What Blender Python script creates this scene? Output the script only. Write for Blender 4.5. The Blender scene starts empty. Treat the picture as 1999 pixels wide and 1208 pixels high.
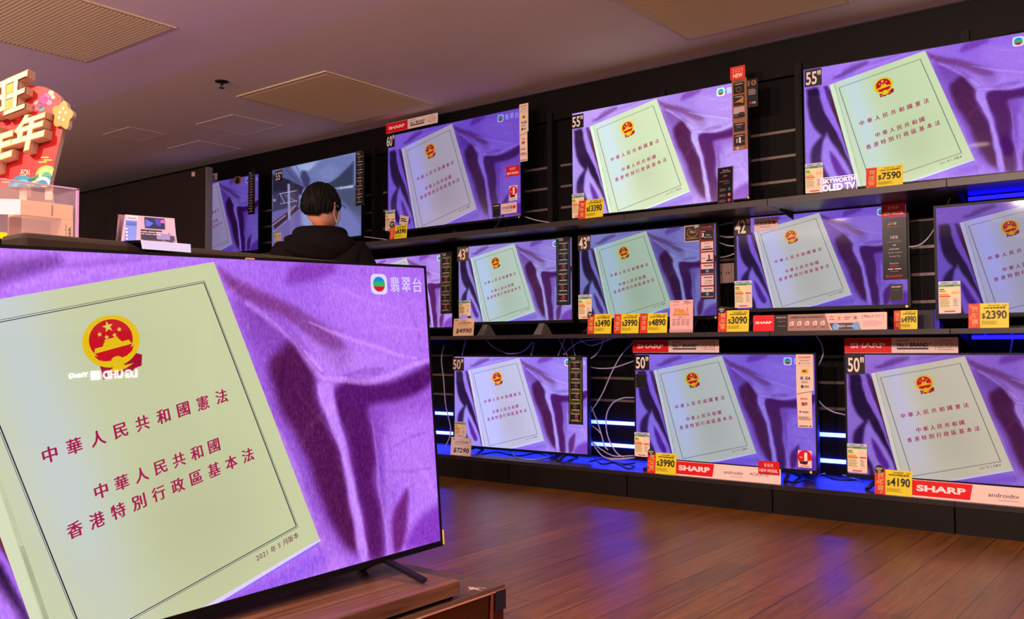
import bpy, bmesh, math, random
import numpy as np
from mathutils import Vector, Matrix
random.seed(5)
sc = bpy.context.scene
COL = sc.collection
# ------------------------------------------------------------------ camera, world, lights, exposure
W, H = 1999.0, 1208.0
F_, YAW, PITCH, ROLL, HC = 1776.82, 0.66156, 0.0399, -0.00571, 0.88378
EYE = np.array([0, 0, HC])
def basis():
    cy, sy = math.cos(YAW), math.sin(YAW)
    f = np.array([-sy*math.cos(PITCH), cy*math.cos(PITCH), math.sin(PITCH)])
    r = np.array([cy, sy, 0.]); u = np.cross(r, f)
    c, s = math.cos(ROLL), math.sin(ROLL)
    return c*r+s*u, -s*r+c*u, f
CR, CU, CF = basis()
cam = bpy.data.cameras.new('camera'); cam.sensor_width = 36; cam.lens = F_/W*36; cam.clip_start = .02
co = bpy.data.objects.new('camera', cam); COL.objects.link(co); sc.camera = co
co.matrix_world = Matrix(((CR[0], CU[0], -CF[0], 0), (CR[1], CU[1], -CF[1], 0), (CR[2], CU[2], -CF[2], HC), (0, 0, 0, 1)))
sc.view_settings.view_transform = 'Standard'; sc.view_settings.look = 'None'
sc.view_settings.gamma = 1; sc.view_settings.exposure = 0; sc.view_settings.use_curve_mapping = False
CEIL = 2.66
wd = bpy.data.worlds.new('World'); sc.world = wd; wd.use_nodes = True
wd.node_tree.nodes['Background'].inputs[0].default_value = (1, .70, .64, 1)
wd.node_tree.nodes['Background'].inputs[1].default_value = .22
WARM = (1.0, .62, .40)
def area(name, loc, size, power, col=WARM, rot=(0, 0, 0), spread=math.pi):
    l = bpy.data.lights.new(name, 'AREA'); l.shape = 'DISK'; l.size = size; l.energy = power; l.color = col; l.spread = spread
    o = bpy.data.objects.new(name, l); COL.objects.link(o); o.location = loc; o.rotation_euler = rot; return o
LAMPS = [(x, y) for x in (.3, -2.4, -5.4) for y in (-7.2, -4.8, -2.4)] + [(-1.1, 1.1), (-.5, 2.8), (-3.2, .6), (-5.9, .9)]
for i, (x, y) in enumerate(LAMPS):
    area('downlight_lamp', (x, y, CEIL-.02), .16, 12 if y in (1.1, 2.8) else 30, spread=math.radians(150))

FILL_UP = [(1.9, .4, 22), (-1.2, -1.4, 36), (-4.6, -.9, 44), (-8.2, .4, 26), (1.2, -4.2, 40), (-4.5, -4.5, 40)]  # added fill lights aimed up, brighten the ceiling from outside the frame
for x, y, pw in FILL_UP:
    l = bpy.data.lights.new('fill_uplight', 'AREA'); l.shape = 'RECTANGLE'; l.size = 1.4; l.size_y = .10; l.energy = pw*2.05; l.color = (1.0, .82, .80)
    o = bpy.data.objects.new('fill_uplight', l); COL.objects.link(o); o.location = (x, y, 1.305); o.rotation_euler = (math.pi, 0, 0)
FILL_SPOTS = [((1.3, -.9, 2.5), (-.9, 4.8, 1.0)), ((.2, -1.6, 2.5), (-2.1, 4.8, .9)), ((-1.6, -1.5, 2.5), (-3.1, 4.8, 1.2)), ((-3.2, -1.2, 2.5), (-4.6, 4.8, 1.6)), ((-.9, 1.25, 2.55), (-1.8, 1.6, .2))]  # added fill spots, out of view, brighten the cards and the platform
for (p, q), pw in zip(FILL_SPOTS, (38, 33, 38, 20, 6)):
    o = area('fill_spot', p, .11, pw, (1.0, .72, .60), spread=math.radians(100))
    o.rotation_euler = (Vector(q)-Vector(p)).to_track_quat('-Z', 'Y').to_euler()
# ------------------------------------------------------------------ pixel -> place helpers (points on real planes)
def ray(x, y): return CR*(x-W/2)/F_-CU*(y-H/2)/F_+CF
def hit(x, y, p, n):
    d = ray(x, y); n = np.asarray(n, float); return EYE+d*(np.dot(np.asarray(p)-EYE, n)/np.dot(d, n))
def hitY(x, y, Y): return hit(x, y, (0, Y, 0), (0, 1, 0))
def hitX(x, y, X): return hit(x, y, (X, 0, 0), (1, 0, 0))
def hitZ(x, y, Z): return hit(x, y, (0, 0, Z), (0, 0, 1))
def s2l(c):
    c = np.asarray(c, float)/255.; return np.where(c <= .04045, c/12.92, ((c+.055)/1.055)**2.4)
def homog(src, dst):
    A = []
    for (x, y), (u, v) in zip(src, dst):
        A.append([x, y, 1, 0, 0, 0, -u*x, -u*y, -u]); A.append([0, 0, 0, x, y, 1, -v*x, -v*y, -v])
    return np.linalg.svd(np.array(A, float))[2][-1].reshape(3, 3)
def hap(M, x, y):
    q = M@np.array([x, y, 1.]); return (q[0]/q[2], q[1]/q[2])

# ------------------------------------------------------------------ object helpers
def tag(o, label=None, cat=None, group=None, kind=None):
    if label: o['label'] = label
    if cat: o['category'] = cat
    if group: o['group'] = group
    if kind: o['kind'] = kind
    return o
def empty(name, mat):
    o = bpy.data.objects.new(name, None); COL.objects.link(o); o.empty_display_size = .05
    o.matrix_world = mat; return o
class MB:
    """collects geometry; one build() = one mesh object. per-vertex colour kept for printed things"""
    def __init__(s): s.v = []; s.f = []; s.c = []; s.sm = []
    def add(s, vs, fs, col=(200, 200, 200), smooth=False):
        b = len(s.v); s.v += [tuple(map(float, q)) for q in vs]; s.f += [tuple(b+i for i in q) for q in fs]
        l = tuple(s2l(col)); s.c += [l]*len(vs); s.sm += [smooth]*len(fs)
    def box(s, a, b, col=(200, 200, 200), bev=0):
        x0, y0, z0 = [min(p, q) for p, q in zip(a, b)]; x1, y1, z1 = [max(p, q) for p, q in zip(a, b)]
        if bev <= 0:
            v = [(x, y, z) for x in (x0, x1) for y in (y0, y1) for z in (z0, z1)]
            s.add(v, [(0, 1, 3, 2), (4, 6, 7, 5), (0, 4, 5, 1), (2, 3, 7, 6), (0, 2, 6, 4), (1, 5, 7, 3)], col)
        else:
            bm = bmesh.new(); r = bmesh.ops.create_cube(bm, size=1)
            for v in bm.verts: v.co = Vector(((x0+x1)/2+v.co.x*(x1-x0), (y0+y1)/2+v.co.y*(y1-y0), (z0+z1)/2+v.co.z*(z1-z0)))
            bmesh.ops.bevel(bm, geom=bm.edges[:], offset=bev, segments=2, affect='EDGES', profile=.5)
            bm.verts.index_update()
            s.add([v.co[:] for v in bm.verts], [[v.index for v in f.verts] for f in bm.faces], col); bm.free()
    def bar(s, p, q, w, h, col=(200, 200, 200)):
        p, q = Vector(p), Vector(q); d = (q-p).normalized()
        a = d.cross(Vector((0, 0, 1)));  a = Vector((1, 0, 0)) if a.length < 1e-3 else a.normalized()
        b = a.cross(d).normalized(); a *= w/2; b *= h/2
        v = [p-a-b, p+a-b, p+a+b, p-a+b, q-a-b, q+a-b, q+a+b, q-a+b]
        s.add([t[:] for t in v], [(3, 2, 1, 0), (4, 5, 6, 7), (0, 1, 5, 4), (1, 2, 6, 5), (2, 3, 7, 6), (3, 0, 4, 7)], col)
    def tube(s, pts, r, n=8, col=(200, 200, 200), caps=True):
        pts = [Vector(p) for p in pts]; m = len(pts); rs = r if isinstance(r, (list, tuple)) else [r]*m
        vs = []; fs = []; up = Vector((.12, .31, 1)).normalized()
        for i, p in enumerate(pts):
            d = (pts[min(i+1, m-1)]-pts[max(i-1, 0)]); d = d.normalized() if d.length > 0 else Vector((0, 0, 1))
            a = d.cross(up); a = a.normalized() if a.length > 1e-4 else Vector((1, 0, 0)); b = d.cross(a)
            for k in range(n):
                t = 2*math.pi*k/n; vs.append((p+a*math.cos(t)*rs[i]+b*math.sin(t)*rs[i])[:])
        for i in range(m-1):
            for k in range(n):
                k2 = (k+1) % n; fs.append((i*n+k, i*n+k2, (i+1)*n+k2, (i+1)*n+k))
        if caps: fs.append(tuple(range(n))); fs.append(tuple((m-1)*n+k for k in reversed(range(n))))
        s.add(vs, fs, col, True)
    def build(s, name, mat, parent=None, matrix=None):
        me = bpy.data.meshes.new(name); me.from_pydata(s.v, [], s.f)
        a = me.color_attributes.new('Col', 'FLOAT_COLOR', 'POINT')
        arr = np.ones((len(s.v), 4), np.float32)
        cc = np.array(s.c, np.float32); arr[:, :cc.shape[1]] = cc; a.data.foreach_set('color', arr.ravel())
        me.polygons.foreach_set('use_smooth', s.sm)
        if mat: me.materials.append(mat)
        me.update()
        o = bpy.data.objects.new(name, me); COL.objects.link(o)
        if parent: o.parent = parent
        if matrix is not None: o.matrix_world = matrix
        return o
def spline(pts, n=8):
    P = [np.array(p, float) for p in pts]; P = [2*P[0]-P[1]]+P+[2*P[-1]-P[-2]]; out = []
    for i in range(1, len(P)-2):
        for k in range(n):
            t = k/n; out.append(.5*((2*P[i])+(-P[i-1]+P[i+1])*t+(2*P[i-1]-5*P[i]+4*P[i+1]-P[i+2])*t*t+(-P[i-1]+3*P[i]-3*P[i+1]+P[i+2])*t**3))
    out.append(P[-2]); return out

# ------------------------------------------------------------------ materials
def nt(name):
    m = bpy.data.materials.new(name); m.use_nodes = True; t = m.node_tree
    return m, t, t.nodes['Principled BSDF']
def mat(name, col, rough=.5, metal=0, spec=.5, noise=0, scale=20, emis=None, es=0, bump=0, coat=0):
    m, t, p = nt(name); c = tuple(s2l(col))+(1,)
    p.inputs['Base Color'].default_value = c; p.inputs['Roughness'].default_value = rough
    p.inputs['Metallic'].default_value = metal; p.inputs['Specular IOR Level'].default_value = spec
    p.inputs['Coat Weight'].default_value = coat
    if noise or bump:
        tc = t.nodes.new('ShaderNodeTexCoord'); n = t.nodes.new('ShaderNodeTexNoise'); n.inputs['Scale'].default_value = scale
        n.inputs['Detail'].default_value = 5; t.links.new(tc.outputs['Object'], n.inputs['Vector'])
        if noise:
            r = t.nodes.new('ShaderNodeMapRange'); r.inputs['To Min'].default_value = 1-noise; r.inputs['To Max'].default_value = 1+noise
            t.links.new(n.outputs['Fac'], r.inputs['Value'])
            x = t.nodes.new('ShaderNodeMix'); x.data_type = 'RGBA'; x.blend_type = 'MULTIPLY'; x.inputs[0].default_value = 1
            x.inputs[6].default_value = c; t.links.new(r.outputs[0], x.inputs[7]); t.links.new(x.outputs[2], p.inputs['Base Color'])
        if bump:
            b = t.nodes.new('ShaderNodeBump'); b.inputs['Strength'].default_value = bump; t.links.new(n.outputs['Fac'], b.inputs['Height']); t.links.new(b.outputs[0], p.inputs['Normal'])
    if emis:
        p.inputs['Emission Color'].default_value = tuple(emis)+(1,); p.inputs['Emission Strength'].default_value = es
    return m
def print_mat(name, rough=.42, emit=0):
    m, t, p = nt(name); a = t.nodes.new('ShaderNodeAttribute'); a.attribute_name = 'Col'
    t.links.new(a.outputs['Color'], p.inputs['Base Color']); p.inputs['Roughness'].default_value = rough
    p.inputs['Specular IOR Level'].default_value = .35
    if emit: t.links.new(a.outputs['Color'], p.inputs['Emission Color']); p.inputs['Emission Strength'].default_value = emit
    return m
M = {}
M['print'] = print_mat('printed_card'); M['print_gloss'] = print_mat('glossy_card', .2)
M['plastic'] = mat('black_plastic', (12, 11, 12), .4, spec=.3); M['bezel'] = mat('black_bezel', (9, 8, 9), .4, spec=.25)
M['chin'] = mat('dark_grey_plastic', (30, 27, 29), .4)
M['black_metal'] = mat('black_metal', (20, 19, 20), .4, .4); M['rear'] = mat('brown_grey_plastic', (44, 34, 27), .6, spec=.2, noise=.15, scale=60)
M['silver'] = mat('brushed_silver', (150, 140, 140), .35, .6); M['slat'] = mat('slot_metal', (112, 96, 92), .4, .3)
M['cable_w'] = mat('white_cable', (175, 165, 172), .45); M['cable_k'] = mat('black_cable', (16, 15, 18), .4)
M['bracket'] = mat('matt_black', (12, 11, 12), .7, spec=.2)
M['upright'] = mat('dark_upright', (20, 16, 16), .5, .2, spec=.2)
M['ceiling'] = mat('ceiling_paint', (230, 207, 198), .75, noise=.03, scale=1.2, bump=.02)
M['rim'] = mat('panel_rim', (214, 190, 178), .7)
M['white_edge'] = mat('white_foam_edge', (225, 190, 165), .6)
M['led'] = mat('lit_slot', (255, 255, 255), .5, emis=(.34, .80, 32), es=1)
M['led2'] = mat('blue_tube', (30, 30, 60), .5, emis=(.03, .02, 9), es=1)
M['lens'] = mat('lamp_lens', (255, 240, 220), .4, emis=(1, .8, .6), es=9)
M['orange'] = mat('orange_lens', (255, 160, 30), .4, emis=(1, .35, .02), es=.5)
M['sprink'] = mat('dull_bronze', (40, 30, 32), .35, .7)
M['glassedge'] = mat('acrylic_edge', (190, 150, 200), .15)
def wood(name, c1, c2, rough, plank=None, length=1.0, scale=(6, 60, 60), bump=.03, offx=0, spec=.5, axis='X', line=(40, 25, 18), coat=0):
    """grain stretched along axis; optional plank joints along world Y"""
    m, t, p = nt(name); N = t.nodes; L = t.links
    tc = N.new('ShaderNodeTexCoord'); mp = N.new('ShaderNodeMapping'); L.new(tc.outputs['Object'], mp.inputs[0])
    mp.inputs['Scale'].default_value = scale
    n = N.new('ShaderNodeTexNoise'); n.inputs['Scale'].default_value = 1; n.inputs['Detail'].default_value = 7; n.inputs['Roughness'].default_value = .62; n.inputs['Distortion'].default_value = .6
    L.new(mp.outputs[0], n.inputs['Vector'])
    cr = N.new('ShaderNodeValToRGB'); cr.color_ramp.elements[0].position = .3; cr.color_ramp.elements[1].position = .72
    cr.color_ramp.elements[0].color = tuple(s2l(c1))+(1,); cr.color_ramp.elements[1].color = tuple(s2l(c2))+(1,)
    L.new(n.outputs['Fac'], cr.inputs[0]); out = cr.outputs[0]
    if plank:
        mb = N.new('ShaderNodeMapping'); L.new(tc.outputs['Object'], mb.inputs[0]); mb.inputs['Rotation'].default_value = (0, 0, math.pi/2)
        mb.inputs['Location'].default_value = (.37, offx, 0)
        b = N.new('ShaderNodeTexBrick'); L.new(mb.outputs[0], b.inputs['Vector']); b.inputs['Scale'].default_value = 1
        b.inputs['Brick Width'].default_value = length; b.inputs['Row Height'].default_value = plank; b.inputs['Mortar Size'].default_value = .0024
        b.inputs['Mortar Smooth'].default_value = .3; b.offset = .37; b.offset_frequency = 3; b.inputs['Bias'].default_value = 0
        b.inputs['Color1'].default_value = (.82, .80, .78, 1); b.inputs['Color2'].default_value = (1.12, 1.10, 1.06, 1); b.inputs['Mortar'].default_value = (.18, .15, .15, 1)
        x = N.new('ShaderNodeMix'); x.data_type = 'RGBA'; x.blend_type = 'MULTIPLY'; x.inputs[0].default_value = 1
        L.new(out, x.inputs[6]); L.new(b.outputs['Color'], x.inputs[7]); out = x.outputs[2]
        # per plank wear: lines fade out in places
    L.new(out, p.inputs['Base Color']); p.inputs['Roughness'].default_value = rough; p.inputs['Specular IOR Level'].default_value = spec
    p.inputs['Coat Weight'].default_value = coat; p.inputs['Coat Roughness'].default_value = .1
    bu = N.new('ShaderNodeBump'); bu.inputs['Strength'].default_value = bump; bu.inputs['Distance'].default_value = .01
    L.new(n.outputs['Fac'], bu.inputs['Height']); L.new(bu.outputs[0], p.inputs['Normal'])
    return m
M['floor'] = wood('oak_look_floor', (88, 53, 18), (132, 84, 31), .34, plank=.1325, length=.92, scale=(42, 2.4, 10), bump=.09, offx=.034, spec=.22)
M['laminate'] = wood('dark_laminate', (11, 7, 6), (19, 12, 10), .5, scale=(3, 30, 70), bump=.03, spec=.2)
M['shelfwood'] = wood('shelf_laminate', (36, 27, 25), (50, 39, 37), .36, scale=(3, 40, 40), bump=.02)
M['fascia'] = wood('fascia_laminate', (9, 5, 4), (14, 9, 7), .5, scale=(40, 40, 2), bump=.02, spec=.15)
M['backpanel'] = wood('slatwall_panel', (7, 4, 4), (11, 7, 6), .55, scale=(40, 40, 2), bump=.02, spec=.12)
M['partition'] = wood('partition_laminate', (32, 20, 17), (46, 30, 25), .5, scale=(3, 3, 2), bump=.02, spec=.3)
M['deck'] = wood('deck_laminate', (24, 18, 18), (36, 27, 27), .36, scale=(3, 40, 40), bump=.02)
M['plat'] = wood('walnut_platform', (50, 32, 24), (112, 78, 58), .42, scale=(46, 1.6, 30), bump=.05)
M['plank'] = wood('walnut_board', (66, 38, 26), (132, 88, 64), .4, scale=(44, 1.3, 26), bump=.04)
M['redgloss'] = wood('mahogany_side', (34, 9, 5), (60, 17, 9), .12, scale=(4, 3, 30), bump=.01, coat=.6)
def glass(name, col, alpha, rough=.03):
    m, t, p = nt(name); p.inputs['Base Color'].default_value = tuple(s2l(col))+(1,); p.inputs['Roughness'].default_value = rough
    tr = t.nodes.new('ShaderNodeBsdfTransparent'); mx = t.nodes.new('ShaderNodeMixShader'); mx.inputs[0].default_value = alpha
    t.links.new(tr.outputs[0], mx.inputs[1]); t.links.new(p.outputs[0], mx.inputs[2])
    t.links.new(mx.outputs[0], t.nodes['Material Output'].inputs[0]); return m
M['acrylic'] = glass('clear_acrylic', (210, 185, 210), .11)
M['acrylic_w'] = glass('clear_window_film', (225, 195, 180), .22)

# ------------------------------------------------------------------ text as geometry
_tc = {}
def glyph(s, bold=0.0):
    k = (s, bold)
    if k in _tc: return _tc[k]
    c = bpy.data.curves.new('lettering', 'FONT'); cjk = any(ord(ch) > 0x2e80 for ch in s); c.body = s; c.resolution_u = 3; c.offset = 0 if cjk else bold
    o = bpy.data.objects.new('lettering', c); COL.objects.link(o); bpy.context.view_layer.update()
    me = bpy.data.meshes.new_from_object(o.evaluated_get(bpy.context.evaluated_depsgraph_get()))
    v = np.empty(len(me.vertices)*3); me.vertices.foreach_get('co', v); v = v.reshape(-1, 3)[:, :2]
    fs = [tuple(p.vertices) for p in me.polygons]
    if cjk and bold:      # heavier strokes: overlaid copies, uprights heavier than crossbars
        n0 = len(v); v0 = v; f0 = fs; v = []; fs = []
        for i, (dx, dy) in enumerate(((-1, 0), (1, 0), (0, .35), (0, -.35))):
            v.append(v0+np.array([dx*bold, dy*bold])); fs += [tuple(a+i*n0 for a in f) for f in f0]
        v = np.concatenate(v)
    bpy.data.objects.remove(o); bpy.data.curves.remove(c); bpy.data.meshes.remove(me)
    lo, hi = v.min(0), v.max(0); _tc[k] = ((v-lo)/np.maximum(hi-lo, 1e-6), fs, (hi-lo)); return _tc[k]
class Card(MB):
    """flat print on a thin slab. local: x right, z up, front faces -y; coords in 0..1 of the card, origin bottom-left"""
    def __init__(s, w, h, bg=(230, 225, 220), t=.0012, outline=None, radius=0, x0=0, z0=0, eps=.00025):
        super().__init__(); s.w, s.h, s.x0, s.z0, s.k, s.eps = w, h, x0, z0, 0, eps
        if outline is None:
            if radius:
                outline = []
                for cx, cz, a0 in ((1, 1, 0), (0, 1, 90), (0, 0, 180), (1, 0, 270)):
                    rx, rz = radius/w, radius/h
                    for k in range(5):
                        a = math.radians(a0+k*22.5); outline.append((cx+(-rx if cx else rx)+rx*math.cos(a), cz+(-rz if cz else rz)+rz*math.sin(a)))
            else: outline = [(1, 1), (0, 1), (0, 0), (1, 0)]
        n = len(outline)
        P = [s.P(a, b) for a, b in outline]
        s.add([(x, 0, z) for x, z in P]+[(x, t, z) for x, z in P], [tuple(range(n)), tuple(reversed(range(n, 2*n)))]+[(i, i+n, (i+1) % n+n, (i+1) % n) for i in range(n)], bg)
    def P(s, a, b): return (s.x0+a*s.w, s.z0+b*s.h)
    def poly(s, pts, col, up=1):
        s.k += up; y = -s.eps*s.k; n = len(pts)
        s.add([(s.P(a, b)[0], y, s.P(a, b)[1]) for a, b in pts], [tuple(range(n))], col)
    def rect(s, a0, b0, a1, b1, col, up=1): s.poly([(a0, b0), (a1, b0), (a1, b1), (a0, b1)], col, up)
    def disc(s, a, b, r, col, n=24, ry=None):
        ry = ry or r*s.w/s.h; s.poly([(a+r*math.cos(2*math.pi*k/n), b+ry*math.sin(2*math.pi*k/n)) for k in range(n)], col)
    def text(s, st, a0, b0, a1, b1, col, bold=0.0, keep=False, shear=0):
        v, fs, sz = glyph(st, bold); s.k += 1; y = -s.eps*s.k
        if keep:   # keep letter proportion, fit height, centre in width
            wn = (b1-b0)*s.h*sz[0]/sz[1]/s.w; c = (a0+a1)/2; a0, a1 = c-wn/2, c+wn/2
        pts = [(a0+(a1-a0)*q[0]+shear*q[1], b0+(b1-b0)*q[1]) for q in v]
        s.add([(s.P(a, b)[0], y, s.P(a, b)[1]) for a, b in pts], fs, col)
    def lines(s, a0, b0, a1, b1, n, col, th=.35, ragged=True):
        rr = random.Random(n*7+int(a0*100)); s.k += 1; y = -s.eps*s.k
        for i in range(n):
            z1 = b1-(b1-b0)*i/n; z0 = z1-(b1-b0)/n*th; e = a1-(a1-a0)*(rr.random()*.35 if ragged else 0)
            p = [s.P(a0, z0), s.P(e, z0), s.P(e, z1), s.P(a0, z1)]; s.add([(x, y, z) for x, z in p], [(0, 1, 2, 3)], col)

# ================================================================== TV PICTURES
# content coordinates (u right, v down, 0..1) traced in a frontal working frame, see HMM
HMM = homog([(51.8, 58.7), (1778, 53), (1789, 1173), (65, 1048.6)], [(0, 0), (1, 0), (1, 1), (0, 1)])
_WARP = [None]
def U0(x, y): return hap(HMM, x, y)
def U(x, y):
    q = hap(HMM, x, y); return q if _WARP[0] is None else hap(_WARP[0], *q)
ASP = 16/9
def seg_field(X, Y, pts):
    """distance and interpolated width along a polyline (u scaled by aspect)"""
    best = np.full(X.shape, 1e9); wid = np.zeros(X.shape)
    for (x0, y0, w0), (x1, y1, w1) in zip(pts[:-1], pts[1:]):
        dx, dy = x1-x0, y1-y0; L = dx*dx+dy*dy+1e-12
        t = np.clip(((X-x0)*dx+(Y-y0)*dy)/L, 0, 1); d = np.hypot(X-x0-t*dx, Y-y0-t*dy); w = w0+t*(w1-w0)
        q = d/np.maximum(w, 1e-5); m = q < best; best = np.where(m, q, best); wid = np.where(m, w, wid)
    return best
BQ = (-1.84687001, 1.98436377, .71551248, math.radians(88.1010115), math.radians(3.15578547), math.radians(1.60753012))
def _opose():
    X, Y, Z, a, t, ro = BQ; rr = np.array([math.cos(a), math.sin(a), 0]); n = np.array([-math.sin(a), math.cos(a), 0]); uu = math.cos(t)*np.array([0, 0, 1.])+math.sin(t)*n
    r2 = math.cos(ro)*rr+math.sin(ro)*uu; u2 = -math.sin(ro)*rr+math.cos(ro)*uu; return np.array([X, Y, Z]), r2, u2, np.cross(u2, r2)
_OP = _opose()
def UO(x, y):
    q = hit(x/1.6777, 488+y/1.6777, _OP[0], _OP[3])-_OP[0]; return (float(q@_OP[1])/1.4285+1, .5-float(q@_OP[2])/.8035)
# how the large screen's frame of the broadcast maps to the others' (it runs a moment apart)
_C = [((888, 66), (417.3, 512.9)), ((1212, 1002), (623.5, 1049.4)), ((857, 124), (400.9, 549.2)), ((1132, 940), (584.8, 1027.8)), ((603, 300), (221, 666)), ((1521, 118), (739.6, 553.4)), ((452, 567), (98, 887)), ((892, 474), (430, 774)), ((497, 768), (145, 1033)), ((967, 667), (480, 892)), ((560, 683), (198, 958)), ((862, 619), (417, 872))]
def UOp(x, y): return UO(x*1.6777, (y-488)*1.6777)
HWB = homog([U0(*a) for a, b in _C], [UOp(*b) for a, b in _C]); HWI = np.linalg.inv(HWB)
def UF(x, y):
    q = UO(x, y); return q if _WARP[0] is not None else hap(HWI, *q)
POLY_O = [   # soft shapes of the cloth, traced on the large screen
 ((206, 158, 244), .8, .06, [(820, 480), (890, 560), (960, 700), (1030, 850), (1090, 1000), (1060, 1060), (980, 900), (880, 680), (820, 560)]),
 ((204, 156, 244), .8, .05, [(960, 260), (1040, 290), (1180, 330), (1330, 365), (1240, 380), (1130, 408), (1060, 400), (1010, 330)]),
 ((196, 140, 240), .7, .06, [(1060, 90), (1200, 130), (1390, 200), (1390, 330), (1240, 300), (1080, 200)]),
 ((200, 146, 240), .7, .06, [(1250, 560), (1400, 520), (1420, 700), (1400, 800), (1280, 760)]),
 ((128, 62, 128), .85, .022, [(715, 60), (745, 78), (800, 104), (870, 138), (950, 182), (1030, 230), (1095, 275), (1130, 318), (1085, 318), (1020, 285), (940, 232), (860, 188), (790, 150), (735, 105)]),
 ((146, 92, 168), .5, .05, [(960, 200), (1090, 260), (1150, 340), (1120, 390), (1060, 330), (980, 260)]),
 ((132, 58, 168), .75, .022, [(950, 70), (1000, 42), (1100, 45), (1080, 78), (1000, 108), (945, 112)]),
 ((134, 80, 160), .8, .035, [(-60, 60), (60, 28), (190, 34), (120, 62), (0, 92), (-80, 110)]),
 ((128, 66, 160), .75, .045, [(775, 165), (840, 180), (905, 235), (965, 300), (930, 345), (880, 340), (820, 270)]),
 ((140, 84, 184), .75, .075, [(800, 250), (880, 290), (950, 290), (1030, 390), (1070, 540), (1150, 760), (1190, 980), (1120, 990), (1030, 880), (950, 700), (880, 540), (840, 400)]),
 ((140, 78, 184), .7, .06, [(1080, 450), (1200, 440), (1270, 560), (1260, 700), (1280, 860), (1276, 1010), (1190, 1010), (1150, 800), (1100, 600)]),
 ((84, 22, 78), 1, .034, [(908, 334), (950, 302), (1000, 345), (1032, 400), (1042, 480), (1066, 560), (1092, 620), (1118, 685), (1142, 770), (1156, 850), (1180, 950), (1165, 990), (1125, 965), (1085, 885), (1050, 800), (1010, 700), (970, 610), (925, 520), (890, 430), (878, 370)]),
 ((150, 84, 190), .5, .06, [(1190, 500), (1300, 480), (1410, 440), (1410, 530), (1270, 550), (1225, 620)]),
 ((88, 22, 96), 1, .032, [(1096, 480), (1125, 445), (1180, 452), (1205, 520), (1218, 600), (1228, 680), (1222, 740), (1238, 800), (1254, 860), (1258, 960), (1246, 1010), (1206, 1000), (1198, 920), (1188, 850), (1162, 760), (1146, 680), (1126, 600), (1100, 530)]),
 ((88, 20, 104), 1, .026, [(1105, 455), (1150, 428), (1220, 440), (1290, 424), (1350, 396), (1412, 372), (1412, 432), (1370, 466), (1310, 488), (1240, 502), (1180, 520), (1120, 510)]),
 ((110, 36, 116), .95, .022, [(1296, 840), (1328, 785), (1335, 850), (1328, 960), (1296, 990), (1284, 910)]),
 ((128, 50, 178), .8, .035, [(1450, 820), (1382, 868), (1346, 925), (1340, 980), (1450, 960)]),
 ((206, 160, 246), .95, .014, [(1046, 432), (1092, 436), (1098, 500), (1120, 600), (1150, 720), (1178, 820), (1192, 900), (1200, 1010), (1172, 1010), (1158, 880), (1130, 740), (1108, 650), (1076, 560), (1052, 500)]),
 ((150, 104, 226), .8, .04, [(600, 1230), (820, 1095), (1050, 985), (1060, 1040), (900, 1130), (760, 1230)]),
]
LINE_O = [((222, 182, 252), .75, .9, [(1046, 440, 3), (1062, 500, 4), (1082, 570, 4), (1112, 650, 5), (1136, 720, 4), (1160, 800, 5), (1178, 880, 6), (1196, 980, 6)]),
 ((216, 172, 250), .7, .9, [(1218, 560, 2), (1228, 640, 3), (1236, 740, 4), (1252, 830, 4), (1268, 900, 4), (1272, 1000, 4)]),
 ((124, 66, 160), .6, .8, [(1236, 700, 2), (1262, 770, 3), (1290, 800, 1.5)]), ((150, 96, 200), .6, .9, [(1290, 640, 2), (1350, 610, 4), (1400, 600, 2)]), ((146, 92, 198), .55, .9, [(1270, 720, 2), (1340, 725, 4), (1415, 715, 2)]),
 ((140, 84, 190), .5, .9, [(1180, 60, 2), (1240, 110, 4), (1290, 130, 2)]), ((212, 168, 248), .6, .9, [(1100, 110, 2), (1190, 160, 5), (1300, 190, 3)]), ((150, 92, 196), .5, .9, [(1340, 180, 2), (1370, 260, 5), (1380, 330, 2)]),
 ((214, 170, 250), .6, .9, [(1240, 260, 2), (1300, 250, 5), (1380, 260, 2)]), ((146, 90, 190), .55, .9, [(860, 480, 2), (880, 560, 5), (930, 650, 4), (960, 760, 2)]), ((216, 176, 250), .6, .9, [(905, 560, 2), (950, 680, 6), (1000, 800, 5), (1040, 900, 2)]),
 ((150, 96, 196), .5, .9, [(1000, 880, 2), (1040, 970, 5), (1070, 1060, 4)]), ((140, 80, 186), .5, .9, [(200, 60, 2), (330, 40, 6), (480, 20, 3)]), ((214, 172, 248), .5, .9, [(60, 120, 3), (220, 90, 7), (420, 50, 5), (560, 30, 2)]),((214, 170, 248), .9, .8, [(815, 170, 5), (870, 218, 6), (925, 268, 7), (975, 318, 7), (1030, 385, 8), (1060, 420, 9)]),
 ((232, 192, 255), .95, .6, [(996, 330, 2), (1020, 355, 8), (1058, 392, 4)]),
 ((140, 80, 190), .7, .6, [(880, 215, 1.6), (950, 285, 2), (1010, 352, 2), (1060, 404, 2)]),
 ((226, 186, 250), .9, .7, [(1060, 414, 4), (1120, 424, 6), (1200, 434, 7), (1260, 418, 7), (1330, 380, 6), (1412, 360, 6)]),
 ((146, 92, 182), .8, .5, [(1130, 412, 2), (1190, 400, 6), (1235, 398, 8), (1255, 386, 2)]),
 ((230, 184, 252), .85, .9, [(1010, 236, 2), (1100, 272, 4), (1200, 312, 5), (1300, 340, 5), (1362, 352, 3)]),
 ((196, 150, 240), .8, .8, [(1262, 620, 8), (1268, 760, 10), (1276, 900, 10), (1276, 1010, 12)]),
]
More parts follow.
